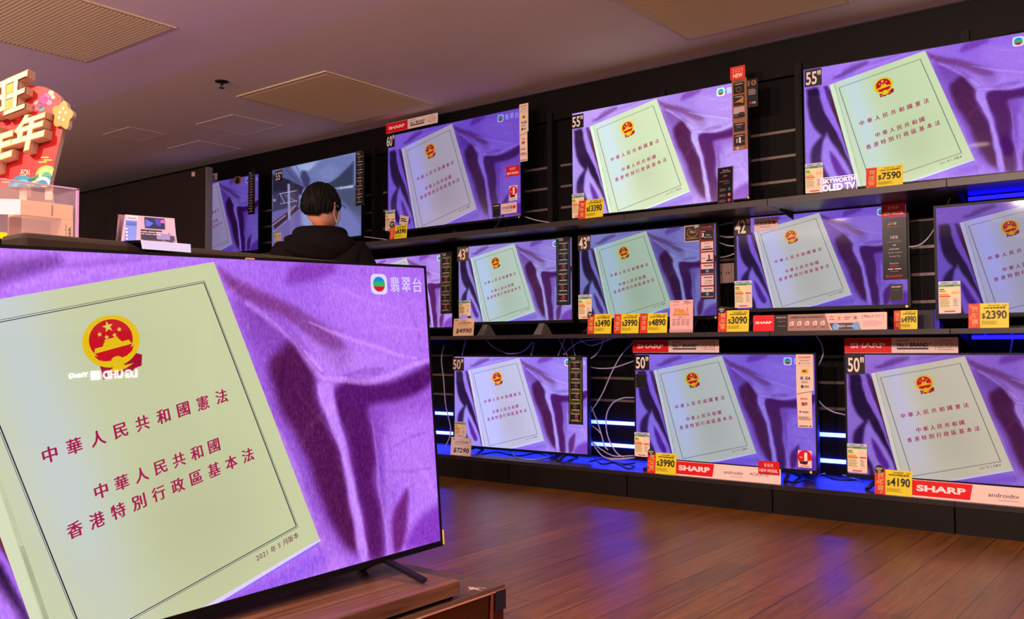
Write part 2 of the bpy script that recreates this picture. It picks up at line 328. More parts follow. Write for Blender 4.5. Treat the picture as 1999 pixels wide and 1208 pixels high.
POLY_M = [((176, 140, 236), .7, .05, [(66, 350), (100, 480), (150, 600), (110, 700), (66, 800)]),
 ((46, 18, 66), 1, .026, [(72, 222), (150, 222), (168, 330), (202, 420), (245, 520), (295, 620), (335, 720), (380, 850), (425, 980), (446, 1070), (405, 1050), (368, 930), (325, 830), (272, 730), (212, 655), (160, 600), (115, 520), (88, 420), (72, 330)]),
 ((56, 26, 86), 1, .026, [(195, 596), (150, 640), (108, 700), (96, 770), (116, 860), (160, 940), (200, 1010), (215, 1080), (258, 1080), (228, 970), (190, 880), (172, 790), (178, 700)]),
 ((186, 148, 244), .9, .022, [(205, 600), (240, 680), (290, 800), (350, 930), (390, 1060), (270, 1070), (232, 960), (195, 860), (182, 760), (190, 660)]),
 ((104, 32, 150), .95, .02, [(232, 752), (268, 800), (312, 900), (348, 985), (330, 1015), (288, 975), (252, 880)]),
 ((180, 128, 240), .95, .012, [(148, 222), (182, 222), (215, 330), (262, 450), (310, 600), (345, 740), (395, 900), (430, 1060), (418, 1060), (375, 900), (325, 740), (285, 640), (235, 520), (190, 400)]),
 ((92, 42, 112), .9, .012, [(184, 222), (212, 222), (250, 330), (290, 460), (322, 600), (300, 590), (258, 450), (215, 330)]),
 ((96, 40, 50), 1, .008, [(222, 260), (232, 262), (285, 440), (345, 640), (392, 800), (440, 1000), (450, 1090), (432, 1090), (405, 960), (360, 800), (312, 640), (262, 450)]),
 ((118, 66, 160), .8, .022, [(495, 72), (440, 88), (370, 112), (280, 150), (250, 172), (330, 160), (420, 126), (500, 92)]),
]
def soft_poly(C, X, Y, P, col, a, soft):
    P = spline(P+[P[0]], 3)[:-1]; inside = np.zeros(X.shape, bool); n = len(P); dist = np.full(X.shape, 9.)
    for i in range(n):
        (x0, y0), (x1, y1) = P[i], P[(i+1) % n]
        if y0 != y1: inside ^= ((y0 > Y) != (y1 > Y)) & (X < (x1-x0)*(Y-y0)/(y1-y0)+x0)
        dx, dy = x1-x0, y1-y0; t = np.clip(((X-x0)*dx+(Y-y0)*dy)/(dx*dx+dy*dy+1e-12), 0, 1); dist = np.minimum(dist, np.hypot(X-x0-t*dx, Y-y0-t*dy))
    al = np.clip(np.where(inside, dist, -dist)/(soft*1.6)+.5, 0, 1); al = al*al*(3-2*al)*a
    C[...] = C*(1-al[..., None])+np.array(col, float)*al[..., None]
def satin(nu, nv, fuzz):
    u = np.linspace(0, 1, nu); v = np.linspace(0, 1, nv); Uu, V = np.meshgrid(u, v)
    C = np.zeros(Uu.shape+(3,)); C[...] = (184, 130, 236)
    rs = np.random.RandomState(3)
    # broad soft cloth undulation
    for k in range(14):
        a = rs.rand()*math.pi*2; f = 3+rs.rand()*9; ph = rs.rand()*6
        C += (np.sin((Uu*ASP*math.cos(a)+V*math.sin(a))*f+ph+1.3*np.sin(V*4+k))*2.6)[..., None]*np.array([1.2, 1.2, .7])
    for col, a, soft, P in POLY_M: soft_poly(C, Uu*ASP+.004*np.sin(V*17+2*np.sin(Uu*9))+.0012*np.sin(V*50+Uu*20), V, [(U(*p)[0]*ASP, U(*p)[1]) for p in P], col, a, soft)
    XW = Uu*ASP; YW = V; XW = XW+.0055*np.sin(YW*15+2.2*np.sin(XW*6))+.0016*np.sin(YW*47+XW*15); YW = YW+.003*np.sin(XW*17+YW*5)
    for col, a, soft, P in POLY_O: soft_poly(C, XW, YW, [(UF(*p)[0]*ASP, UF(*p)[1]) for p in P], col, a, soft)
    for col, a, soft, P in LINE_O:
        a *= .62; Q = [(UF(p[0], p[1])[0]*ASP, UF(p[0], p[1])[1], p[2]/640.) for p in P]; b = seg_field(XW, YW, [tuple(q) for q in spline(Q, 4)])
        al = np.clip((1+soft-b)/(2*soft), 0, 1); al = al*al*(3-2*al)*a; C[...] = C*(1-al[..., None])+np.array(col, float)*al[..., None]
    for k in range(26):      # small random creases
        cx, cy, an, ln = rs.rand()*ASP, rs.rand(), rs.rand()*3.1, .03+.08*rs.rand(); dx, dy = math.cos(an)*ln, math.sin(an)*ln; sg = 1 if rs.rand() > .5 else -1
        b = seg_field(XW, YW, [(cx-dx, cy-dy, .002), (cx, cy, .008+.008*rs.rand()), (cx+dx, cy+dy, .002)]); C += (np.clip(1.6-b, 0, 1.2)*8*sg)[..., None]*np.array([1, 1.2, .6])
    n = rs.randn(nv, nu)*fuzz; n = (n+np.roll(n, 1, 0)+np.roll(n, 2, 0))/1.7; C += n[..., None]*np.array([1, 1.1, .5])
    return np.clip(C, 0, 255)
def grid_mesh(mb, C, alpha=0., y=0.):
    """grid of vertices in x -0.5..0.5, z -0.5..0.5 of the picture (scaled later)"""
    nv, nu = C.shape[:2]; u = np.linspace(-.5, .5, nu); v = np.linspace(.5, -.5, nv); Uu, V = np.meshgrid(u, v)
    b = len(mb.v); mb.v += [(a, y, c) for a, c in zip(Uu.ravel().tolist(), V.ravel().tolist())]
    L = s2l(C.reshape(-1, 3)); mb.c += [(r, g, bb, alpha) for r, g, bb in L.tolist()]
    idx = np.arange(nu*nv).reshape(nv, nu)+b
    q = np.stack([idx[:-1, :-1], idx[1:, :-1], idx[1:, 1:], idx[:-1, 1:]], -1).reshape(-1, 4).tolist()
    mb.f += [tuple(a) for a in q]; mb.sm += [False]*len(q)
class Pic(MB):
    def padd(s, pts, fs, col, layer, alpha=0.):
        b = len(s.v); s.v += [(u-.5, -layer*.00012, .5-v) for u, v in pts]; s.f += [tuple(b+i for i in q) for q in fs]
        l = tuple(s2l(col)); s.c += [l+(alpha,)]*len(pts); s.sm += [False]*len(fs)
    def pp(s, pts, col, layer, alpha=0.): s.padd(pts, [tuple(range(len(pts)))], col, layer, alpha)
    def line(s, a, b, w, col, layer, alpha=1.):
        ax, ay = a[0]*ASP, a[1]; bx, by = b[0]*ASP, b[1]; d = math.hypot(bx-ax, by-ay); nx, ny = -(by-ay)/d*w/2, (bx-ax)/d*w/2
        s.pp([((ax+nx)/ASP, ay+ny), ((ax-nx)/ASP, ay-ny), ((bx-nx)/ASP, by-ny), ((bx+nx)/ASP, by+ny)], col, layer, alpha)
def clipv(pts):   # keep inside the picture (bottom edge)
    out = []
    n = len(pts)
    for i in range(n):
        a, b = pts[i], pts[(i+1) % n]
        if a[1] <= 1: out.append(a)
        if (a[1] <= 1) != (b[1] <= 1):
            t = (1-a[1])/(b[1]-a[1]); out.append((a[0]+t*(b[0]-a[0]), 1.))
    return out
# book frame: bilinear patch on the cover, corners in working frame
def draw_book(p):
    bHM = homog([(0, 0), (1, 0), (1, 1), (0, 1)], [U(262, 205), U(888, 66), U(1212, 1002), U(458, 1160)])
    BK = (219, 226, 178)
    # pages below the cover and shadow
    p.pp(clipv([U(440, 1010), U(1212, 1000), U(1208, 1024), U(870, 1092), U(480, 1150)]), (150, 130, 232), 1)
    p.pp(clipv([U(1215, 1003), U(1216, 1012), U(860, 1090), U(700, 1112), U(700, 1095)]), (236, 232, 255), 2, .6)
    # spine strip with its own tone
    sp = [U(228, 214), U(266, 204), U(468, 1160), U(440, 1160)]
    p.pp(clipv(sp), (232, 240, 205), 2, 1)
    p.pp(clipv([U(258, 206), U(266, 204), U(474, 1160), U(464, 1160)]), (176, 182, 150), 3, 1)
    # cover as a small grid with a cool sheen on its left side
    n = 28; b = len(p.v); L = []
    for j in range(n+1):
        for i in range(n+1):
            s_, t_ = i/n, j/n; u, v = hap(bHM, s_, t_)
            g = math.exp(-((s_-.17-.02*t_)/.14)**2)*(.9 if t_ < .6 else .9*max(0, 1-(t_-.6)*1.6))*.8
            sh = 1-.07*math.exp(-((s_-.55)/.3)**2-((t_-.75)/.3)**2)-.03*math.exp(-((s_-.5)/.3)**2-((t_-.2)/.2)**2)
            c = np.array(BK)*sh*(1-g)+np.array((212, 224, 238))*g
            p.v.append((u-.5, -3*.00012, .5-min(v, 1.))); p.c.append(tuple(s2l(c))+(1.,)); L.append(v)
    for j in range(n):
        for i in range(n):
            k = j*(n+1)+i
            if min(L[k], L[k+1], L[k+n+1], L[k+n+2]) < 1: p.f.append((b+k, b+k+n+1, b+k+n+2, b+k+1)); p.sm.append(False)
    NV = (38, 34, 74)
    fr = [U(291, 248), U(857, 124), U(1132, 940), U(508, 1072)]
    cx = sum(a[0] for a in fr)/4; cy = sum(a[1] for a in fr)/4
    f2 = [(cx+(a[0]-cx)*.986, cy+(a[1]-cy)*.988) for a in fr]
    for i in range(4):
        thick = (.0022, .0034, .0026, .0034)[i]
        for g_, w_ in ((fr, .0013), (f2, thick)):
            a, c = g_[i], g_[(i+1) % 4]
            if a[1] < 1 and c[1] < 1: p.line(a, c, w_, NV, 4)
            elif a[1] < 1 or c[1] < 1:
                if a[1] > c[1]: a, c = c, a
                t = (.9985-a[1])/(c[1]-a[1]); t = min(t, 1); p.line(a, (a[0]+t*(c[0]-a[0]), a[1]+t*(c[1]-a[1])), w_, NV, 4)
    RED = (176, 26, 84)
    def row(s, x0, y0, x1, y1, sz, col, bold=.030, lay=5):
        a, c = U(x0, y0), U(x1, y1); dx, dy = (c[0]-a[0])*ASP, c[1]-a[1]; L_ = math.hypot(dx, dy); ex, ey = dx/L_, dy/L_
        adv = [0.]
        for p_, q_ in zip(s[:-1], s[1:]): adv.append(adv[-1]+sum((.3 if z_ == ' ' else .56 if ord(z_) < 256 else 1.)/2 for z_ in (p_, q_)))
        for i, ch in enumerate(s):
            if ch == ' ': continue
            v, fs, szz = glyph(ch, bold if ord(ch) > 256 else bold*.5); t = adv[i]/adv[-1]
            mx, my = (a[0]+(c[0]-a[0])*t)*ASP, a[1]+(c[1]-a[1])*t
            k_ = 1.0 if _WARP[0] is None else 1.05; w = sz*k_*min(szz[0]/.93, 1.0)/1055; h = sz*k_*min(szz[1]/.93, 1.0)/1055
            pts = []
            for q in v:
                X_, Y_ = (q[0]-.5)*w, -(q[1]-.5)*h
                pts.append(((mx+X_*ex-Y_*ey*.75)/ASP, my+X_*ey+Y_*ex))
            p.padd(pts, fs, col, lay, 1)
    row('中華人民共和國憲法', 452, 567, 892, 474, 41, RED)
    row('中華人民共和國', 560, 683, 862, 619, 40, RED)
    row('香港特別行政區基本法', 497, 768, 967, 667, 41, RED)
    row('2021 年 5 月版本', 984, 997, 1122, 966, 20, (120, 50, 80), .012)
    # emblem, drawn in a local upright frame turned with the book
    e0 = U(603, 300); th = math.radians(-13); R = (76 if _WARP[0] is None else 84)/1055.
    def E(x, y): X_, Y_ = x*R, -y*R; return ((e0[0]*ASP+X_*math.cos(th)-Y_*math.sin(th))/ASP, e0[1]+X_*math.sin(th)+Y_*math.cos(th))
    Y1 = (246, 205, 20); R1 = (214, 12, 34); R2 = (176, 8, 50)
    el = lambda rx, ry, x=0, y=0, n=40: [E(x+rx*math.cos(2*math.pi*k/n), y+ry*math.sin(2*math.pi*k/n)) for k in range(n)]
    p.pp([E(-.62, -.45), E(.62, -.45), E(.92, -.62), (E(.80, -.98)), E(.55, -1.0), E(.38, -1.1), E(.12, -1.0), E(-.12, -1.1), E(-.4, -1.0), E(-.62, -1.08), E(-.6, -.8)], R2, 5, 1)
    p.pp(el(1, .88, 0, .1), Y1, 6, 1); p.pp(el(.76, .68, 0, .16), R1, 7, 1)
    def star(x, y, r, lay):
        pts = []
        for k in range(10):
            a = math.pi/2+k*math.pi/5; q = r if k % 2 == 0 else r*.4; pts.append((x+q*math.cos(a), y+q*math.sin(a)))
        p.padd([E(x, y)]+[E(*a) for a in pts], [(0, i+1, (i+1) % 10+1) for i in range(10)], (250, 216, 90), lay, 1)
    star(0, .6, .2, 8)
    for x, y in ((-.34, .42), (-.13, .27), (.15, .27), (.36, .42)): star(x, y, .095, 8)
    p.pp([E(-.68, -.16), E(.66, -.16), E(.6, 0), E(-.62, 0)], Y1, 8, 1); p.pp([E(-.34, 0), E(.34, 0), E(.26, .13), E(-.26, .13)], Y1, 8, 1)
    p.pp([E(-.22, .13), E(.22, .13), E(.24, .2), E(-.24, .2)], Y1, 9, 1)
    p.pp([E(-.72, -.22), E(0, -.5), E(.72, -.22), E(.5, -.55), E(.2, -.7), E(-.2, -.7), E(-.5, -.55)], R1, 8, 1)
    p.pp([E(-.8, -.3), E(-.4, -.5), E(0, -.56), E(.4, -.5), E(.8, -.3), E(.55, -.6), E(0, -.74), E(-.55, -.6)], Y1, 9, 1)
    p.pp(el(.2, .13, 0, -.56, 16), Y1, 10, 1); p.pp(el(.26, .1, 0, -.84, 16), Y1, 10, 1)
    p.pp([E(-.55, -.86), E(-.2, -.8), E(-.2, -.92)], Y1, 10, 1); p.pp([E(.55, -.82), E(.2, -.8), E(.2, -.92)], Y1, 10, 1)
def draw_logo(p):
    c = U(1521, 118); w, h = .0215*ASP, .036
    def rr(x, y, s=1, n=6, r=.55):
        out = []
        for cx, cy, a0 in ((1, 1, 0), (-1, 1, 90), (-1, -1, 180), (1, -1, 270)):
            for k in range(n+1):
                a = math.radians(a0+90*k/n); out.append((c[0]+s*w/ASP*(cx*(1-r)+r*math.cos(a)), c[1]-s*h*(cy*(1-r)+r*math.sin(a))))
        return out
    p.pp(rr(0, 0), (238, 240, 255), 4, .5)
    def band(y0, y1, col, lay):
        top = []; bot = []
        for k in range(13):
            y = y0+(y1-y0)*k/12; x = math.sqrt(max(0, 1-y*y)); top.append((x, y)); bot.append((-x, y))
        p.pp([(c[0]+a*w*.72/ASP, c[1]-b*h*.74) for a, b in top+bot[::-1]], col, lay, .5)
    band(.36, 1, (20, 150, 225), 5); band(-.28, .36, (40, 205, 110), 5); band(-1, -.28, (225, 20, 40), 5)
    x = c[0]+w/ASP+.008; cw = .034 if _WARP[0] is None else .0315
    for i, ch in enumerate('翡翠台'):
        v, fs, sz = glyph(ch, .02)
        p.padd([(x+i*cw+q[0]*cw*.8, c[1]+.026-q[1]*.054) for q in v], fs, (225, 225, 255), 5, .5)
def finish_pic(p, name):
    o = p.build(name, None); me = o.data; bpy.data.objects.remove(o); return me
def book_picture(nu, nv, fuzz, name, warp=None):
    _WARP[0] = warp; p = Pic(); grid_mesh(p, satin(nu, nv, fuzz)); draw_book(p); draw_logo(p); return finish_pic(p, name)
PIC_BIG = book_picture(520, 293, 7, 'screen_picture_fine', HWB); PIC = book_picture(240, 135, 3, 'screen_picture')
# lake picture, traced in the zoomed frame of that set: corners TL(740,254) TR(1552,64) BR(1555,832) BL(735,930)
HL = homog([(740, 254), (1552, 64), (1555, 832), (735, 930)], [(0, 0), (1, 0), (1, 1), (0, 1)])
def lake_picture():
    nu, nv = 220, 124
    u = np.linspace(0, 1, nu); v = np.linspace(0, 1, nv); X, Y = np.meshgrid(u, v); C = np.zeros(X.shape+(3,)); C[...] = (150, 165, 225)
    def poly(pts, col, a=1., soft=.012):
        P = [hap(HL, *q) for q in pts]; inside = np.zeros(X.shape, bool); n = len(P); dist = np.full(X.shape, 9.)
        for i in range(n):
            (x0, y0), (x1, y1) = P[i], P[(i+1) % n]
            cnd = (y0 > Y) != (y1 > Y)
            with np.errstate(divide='ignore', invalid='ignore'): xi = (x1-x0)*(Y-y0)/(y1-y0+1e-12)+x0
            inside ^= cnd & (X < xi); dx, dy = x1-x0, y1-y0; t = np.clip(((X-x0)*dx+(Y-y0)*dy)/(dx*dx+dy*dy+1e-12), 0, 1)
            dist = np.minimum(dist, np.hypot(X-x0-t*dx, Y-y0-t*dy))
        sd = np.where(inside, dist, -dist); al = np.clip(sd/soft+.5, 0, 1)*a
        C[...] = C*(1-al[..., None])+np.array(col, float)*al[..., None]
    poly([(900, 210), (1480, 60), (1480, 420), (1050, 440), (900, 300)], (140, 158, 222), 1, .05)
    poly([(960, 195), (1120, 160), (1130, 300), (1040, 320)], (176, 196, 240), .8, .08)
    poly([(1010, 290), (1090, 230), (1180, 150), (1300, 120), (1490, 90), (1490, 420), (1050, 400)], (112, 124, 186), .9, .03)
    poly([(1150, 260), (1260, 180), (1350, 230), (1300, 330), (1180, 340)], (140, 150, 206), .6, .06)
    poly([(1480, 160), (1480, 380), (1290, 400), (1250, 360), (1340, 300), (1400, 240)], (52, 62, 92), 1, .03)
    poly([(1000, 250), (1040, 250), (1080, 330), (1060, 420), (980, 380)], (52, 56, 100), .9, .03)
    poly([(1250, 405), (1560, 370), (1560, 860), (1100, 900)], (92, 104, 152), 1, .02)
    poly([(1290, 420), (1560, 395), (1560, 640), (1400, 560)], (66, 78, 110), .8, .08)
    poly([(1300, 408), (1475, 372), (1475, 395), (1360, 410)], (190, 204, 240), 1, .012)
    poly([(1200, 520), (1380, 540), (1560, 740), (1560, 900), (1000, 950)], (120, 128, 200), .9, .06)
    poly([(730, 600), (1000, 560), (1000, 720), (1200, 950), (730, 950)], (116, 104, 176), 1, .05)
    poly([(800, 240), (900, 210), (1000, 330), (1040, 420), (860, 400), (740, 330), (740, 255)], (92, 96, 152), 1, .02)
    poly([(740, 290), (880, 330), (1020, 400), (1000, 470), (900, 440), (740, 470)], (40, 34, 62), 1, .02)
    poly([(740, 440), (980, 420), (980, 560), (740, 620)], (60, 50, 84), .9, .03)
    poly([(740, 720), (960, 560), (980, 590), (760, 780)], (72, 34, 48), .95, .02)
    for a, b, w, c in (((885, 370), (890, 690), 22, (150, 150, 200)), ((800, 460), (960, 430), 5, (190, 200, 235)), ((805, 550), (965, 520), 5, (190, 200, 235)), ((808, 460), (850, 545), 5, (190, 200, 235)),
                       ((850, 470), (960, 530), 4, (170, 180, 225)), ((740, 740), (860, 650), 7, (180, 180, 225)), ((740, 800), (870, 700), 5, (160, 150, 210)), ((860, 240), (980, 360), 6, (60, 60, 110)),
                       ((900, 220), (1010, 350), 5, (140, 150, 205)), ((950, 210), (1040, 370), 4, (60, 60, 110)), ((800, 470), (800, 560), 6, (40, 34, 62)), ((960, 400), (968, 540), 8, (60, 56, 100)),
                       ((880, 640), (950, 560), 5, (200, 200, 235)), ((1362, 385), (1362, 410), 5, (200, 210, 240)), ((745, 520), (770, 515), 20, (150, 160, 210))):
        d = math.hypot(b[0]-a[0], b[1]-a[1]); nx, ny = -(b[1]-a[1])/d*w/2, (b[0]-a[0])/d*w/2
        poly([(a[0]+nx, a[1]+ny), (a[0]-nx, a[1]-ny), (b[0]-nx, b[1]-ny), (b[0]+nx, b[1]+ny)], c, 1, .006)
    C += np.random.RandomState(2).randn(*X.shape)[..., None]*4
    p = Pic(); grid_mesh(p, np.clip(C, 0, 255)); return finish_pic(p, 'lake_picture')
PIC_LAKE = lake_picture()
def screen_mat(name, satin_c, book_c, gloss=.06, fuzz=0., gain=1., spec=.5):
    """lit panel: picture colour from the mesh, set's own white balance, glossy front"""
    m, t, p = nt(name); N = t.nodes; L = t.links
    a = N.new('ShaderNodeAttribute'); a.attribute_name = 'Col'
    sat = s2l(satin_c)/s2l((200, 150, 242)); bk = s2l(book_c)/s2l((216, 224, 180))
    mx = N.new('ShaderNodeMix'); mx.data_type = 'RGBA'; mx.inputs[6].default_value = tuple(sat*gain)+(1,); mx.inputs[7].default_value = tuple(bk*gain)+(1,)
    L.new(a.outputs['Alpha'], mx.inputs[0])
    mu = N.new('ShaderNodeMix'); mu.data_type = 'RGBA'; mu.blend_type = 'MULTIPLY'; mu.inputs[0].default_value = 1; mu.clamp_result = False
    L.new(a.outputs['Color'], mu.inputs[6]); L.new(mx.outputs[2], mu.inputs[7]); out = mu.outputs[2]
    if fuzz:
        tc = N.new('ShaderNodeTexCoord'); mp = N.new('ShaderNodeMapping'); mp.inputs['Scale'].default_value = (150, 1, 38); mp.inputs['Rotation'].default_value = (0, .25, 0)
        L.new(tc.outputs['Object'], mp.inputs[0]); n = N.new('ShaderNodeTexNoise'); n.inputs['Scale'].default_value = 1; n.inputs['Detail'].default_value = 3
        L.new(mp.outputs[0], n.inputs['Vector']); r = N.new('ShaderNodeMapRange'); r.inputs['To Min'].default_value = 1-fuzz; r.inputs['To Max'].default_value = 1+fuzz
        r.inputs['From Min'].default_value = .25; r.inputs['From Max'].default_value = .75
        L.new(n.outputs['Fac'], r.inputs['Value'])
        s1 = N.new('ShaderNodeMix'); s1.data_type = 'FLOAT'; L.new(a.outputs['Alpha'], s1.inputs[0]); L.new(r.outputs[0], s1.inputs[2]); s1.inputs[3].default_value = 1
        v = N.new('ShaderNodeVectorMath'); v.operation = 'SCALE'; L.new(out, v.inputs[0]); L.new(s1.outputs[0], v.inputs['Scale']); out = v.outputs[0]
    L.new(out, p.inputs['Emission Color']); p.inputs['Emission Strength'].default_value = 1
    p.inputs['Base Color'].default_value = (.004, .004, .005, 1); p.inputs['Roughness'].default_value = gloss; p.inputs['Specular IOR Level'].default_value = spec
    return m

# ================================================================== LABEL BUILDERS (printed parts)
WHT = (236, 226, 222); BLK = (16, 14, 16); SRED = (214, 8, 22); GRY = (120, 110, 112)
def c_size(w, h, txt, bg=(20, 17, 18)):
    c = Card(w, h, bg); c.text(txt, .08, .1, .72, .86, (236, 220, 212), .02); c.text('"', .76, .6, .95, .88, (236, 220, 212), .02); return c
def c_energy(w, h, grade_red=True):
    c = Card(w, h, (236, 214, 196), radius=.004)
    c.rect(.0, .9, 1, .99, (200, 210, 232)); c.text('ENERGY LABEL', .12, .915, .88, .975, (30, 50, 170), .02)
    c.rect(.0, .83, 1, .9, (110, 170, 90)); c.text('能源標籤', .3, .84, .7, .89, (30, 40, 30), .01)
    c.rect(.03, .15, .62, .8, (240, 226, 178))
    for i, (l, col) in enumerate(((.2, (20, 110, 60)), (.26, (90, 170, 60)), (.34, (240, 210, 40)), (.4, (235, 120, 40)), (.48, (214, 20, 30)))):
        z = .765-i*.055; c.poly([(.04, z-.035), (.04+l, z-.035), (.08+l, z-.0175), (.04+l, z), (.04, z)], col)
    if grade_red: c.poly([(.96, .51), (.66, .51), (.62, .53), (.66, .55), (.96, .55)], (200, 16, 30))
    else: c.rect(.6, .62, .95, .68, (240, 200, 60))
    c.lines(.05, .18, .58, .48, 8, (150, 130, 110)); c.lines(.68, .2, .9, .45, 5, (160, 150, 160)); c.text('EE 0000'[:2], .3, .05, .4, .09, (190, 40, 50)) if 0 else c.rect(.25, .05, .75, .08, (200, 60, 70))
    return c
def c_brand(w, h, split=.43):
    c = Card(w, h, (232, 206, 204), radius=.004); c.rect(0, .02, split, .98, SRED); c.text('SHARP', split*.13, .34, split*.87, .66, (250, 226, 226), .03)
    a = split+.05
    c.text('JAPAN', a, .74, a+.1, .86, BLK, .01); c.text('No.1 BRAND', a, .4, a+.27, .66, BLK, .02); c.text("'", a+.28, .55, a+.29, .66, BLK); c.rect(a, .24, a+.27, .34, (34, 16, 20))
    c.rect(a+.33, .2, a+.333, .8, GRY); c.text('AQUOS', .84, .74, .95, .84, (110, 120, 170)); c.text('20', .82, .34, .96, .68, (200, 160, 100)); c.rect(.83, .22, .96, .26, (160, 130, 120))
    return c
def c_newmodel(w, h):
    c = Card(w, h, (200, 10, 26)); c.text('新発売', .28, .55, .72, .84, (240, 190, 190)); c.text('NEW MODEL', .06, .16, .94, .4, (250, 215, 215), .02); return c
def c_qr(w, h, brand=True):
    c = Card(w, h, (14, 12, 14)); 
    for r_ in ((0, 0, 1, .02), (0, .98, 1, 1), (0, 0, .03, 1), (.97, 0, 1, 1)): c.rect(*r_, (150, 130, 140), 0)
    c.k += 1
    if brand: c.text('SHARP', .14, .8, .86, .89, (230, 215, 215), .02); c.rect(.3, .64, .7, .665, GRY)
    return c
def c_japan(w, h):
    c = Card(w, h, (226, 196, 190)); c.text('日本屏幕', .07, .42, .74, .74, (60, 40, 44), .01); c.disc(.84, .58, .085, (206, 20, 34)); c.rect(.22, .26, .7, .3, (150, 110, 110)); return c
def c_no1(w, h):
    c = Card(w, h, (232, 206, 200)); c.disc(.5, .6, .52, (206, 14, 26), 36); c.text('1', .46, .4, .68, .88, (250, 232, 226), .05); c.text('No.', .14, .55, .36, .66, (250, 220, 216))
    c.rect(.14, .22, .9, .34, (24, 14, 14)); c.poly([(.66, .2), (.8, .44), (.94, .42), (.9, .24)], (240, 226, 220)); c.rect(.2, .08, .8, .11, GRY); c.rect(.3, .93, .7, .955, (190, 40, 50)); return c
def c_stripS(w, h):   # white feature strip, jagged lower half narrower
    c = Card(w, h, (232, 206, 186), outline=[(1, 1), (0, 1), (0, .46), (.06, 0), (.9, 0), (.88, .5), (1, .51)])
    c.text('SHARP', .14, .945, .86, .975, (200, 20, 34), .02); c.text('androidtv', .22, .905, .78, .93, (80, 70, 76)); c.text('Ok Google', .36, .865, .84, .885, (90, 80, 90)); c.disc(.22, .875, .05, (70, 90, 170)); c.rect(.06, .84, .94, .842, GRY)
    c.rect(.3, .74, .72, .8, (240, 190, 30)); c.text('4K', .36, .75, .66, .79, BLK, .03); c.text('X4', .5, .65, .82, .7, (60, 66, 90), .03); c.disc(.33, .675, .1, (110, 120, 140)); c.lines(.3, .6, .75, .63, 2, GRY)
    c.rect(.28, .54, .42, .58, (60, 60, 64)); c.rect(.46, .545, .74, .575, (150, 140, 140)); c.poly([(0, .46), (.88, .5), (.88, .492), (0, .452)], (150, 120, 116))
    c.text('NETFLIX', .24, .38, .66, .405, (206, 40, 40), .01); c.rect(.3, .3, .5, .345, (190, 50, 60)); c.rect(.53, .31, .62, .35, (90, 90, 110)); c.disc(.22, .215, .055, (80, 60, 150)); c.rect(.34, .205, .7, .222, (130, 110, 150))
    c.lines(.12, .1, .86, .15, 4, (150, 120, 130), .4); c.rect(.14, .018, .66, .027, (70, 50, 50)); c.rect(.74, .014, .84, .03, (60, 50, 10)); return c
def c_dark_strip(w, h, edge, n=6, bg=(30, 24, 25), top=True):
    c = Card(w, h, bg); 
    if top: c.rect(.08, .968, .5, .978, (180, 170, 170)); c.rect(.2, .945, .5, .957, (190, 180, 180))
    hh = .9/n; rr = random.Random(n+int(w*1000))
    for i in range(n):
        z1 = .925-i*hh; z0 = z1-hh*.88
        c.rect(.1, z0, .93, z1, edge); c.rect(.15, z0+.008, .88, z1-.008, (14, 11, 13)); c.rect(.22, z1-.028, .8, z1-.018, (190, 180, 180)); c.rect(.25, z0+.014, .78, z0+.024, (200, 190, 190))
        c.disc(.42+.2*rr.random(), (z0+z1)/2, .13, (92+int(rr.random()*70), 70, 84)); c.rect(.3, (z0+z1)/2-.012, .72, (z0+z1)/2+.004, (60, 52, 60))
    return c
def c_goldstrip(w, h):
    c = Card(w, h, (150, 92, 62))
    for i, (z0, z1) in enumerate(((.79, .95), (.62, .77), (.45, .6), (.26, .38), (.06, .22))):
        c.rect(.1, z0, .84, z1, (18, 14, 16)); c.rect(.2, z1-.03, .74, z1-.018, (170, 160, 160))
        if i == 0: c.disc(.46, z0+.06, .2, (90, 66, 40)); c.disc(.46, z0+.06, .12, (18, 14, 16))
        if i == 1: c.poly([(.14, z0+.05), (.46, z0+.08), (.8, z0+.12), (.76, z0+.03), (.46, z0+.05)], (190, 120, 50))
        if i == 2: c.rect(.1, z0+.06, .84, z1, (190, 160, 156)); c.rect(.14, z0+.02, .4, z0+.05, (90, 80, 80)); c.rect(.46, z0+.04, .8, z0+.075, (50, 40, 44))
        if i == 3: c.rect(.3, z0+.05, .6, z0+.07, (120, 60, 110))
        if i == 4: c.rect(.26, z0+.04, .36, z0+.1, (180, 160, 160)); c.poly([(.44, z0+.04), (.58, z0+.03), (.58, z0+.11), (.44, z0+.12)], (226, 200, 196)); c.rect(.62, z0+.05, .82, z0+.06, GRY)
    c.text('LG', .52, .012, .74, .034, (220, 190, 180), .02); c.disc(.36, .023, .1, (210, 180, 172)); c.rect(.2, .965, .72, .978, (110, 70, 50)); return c
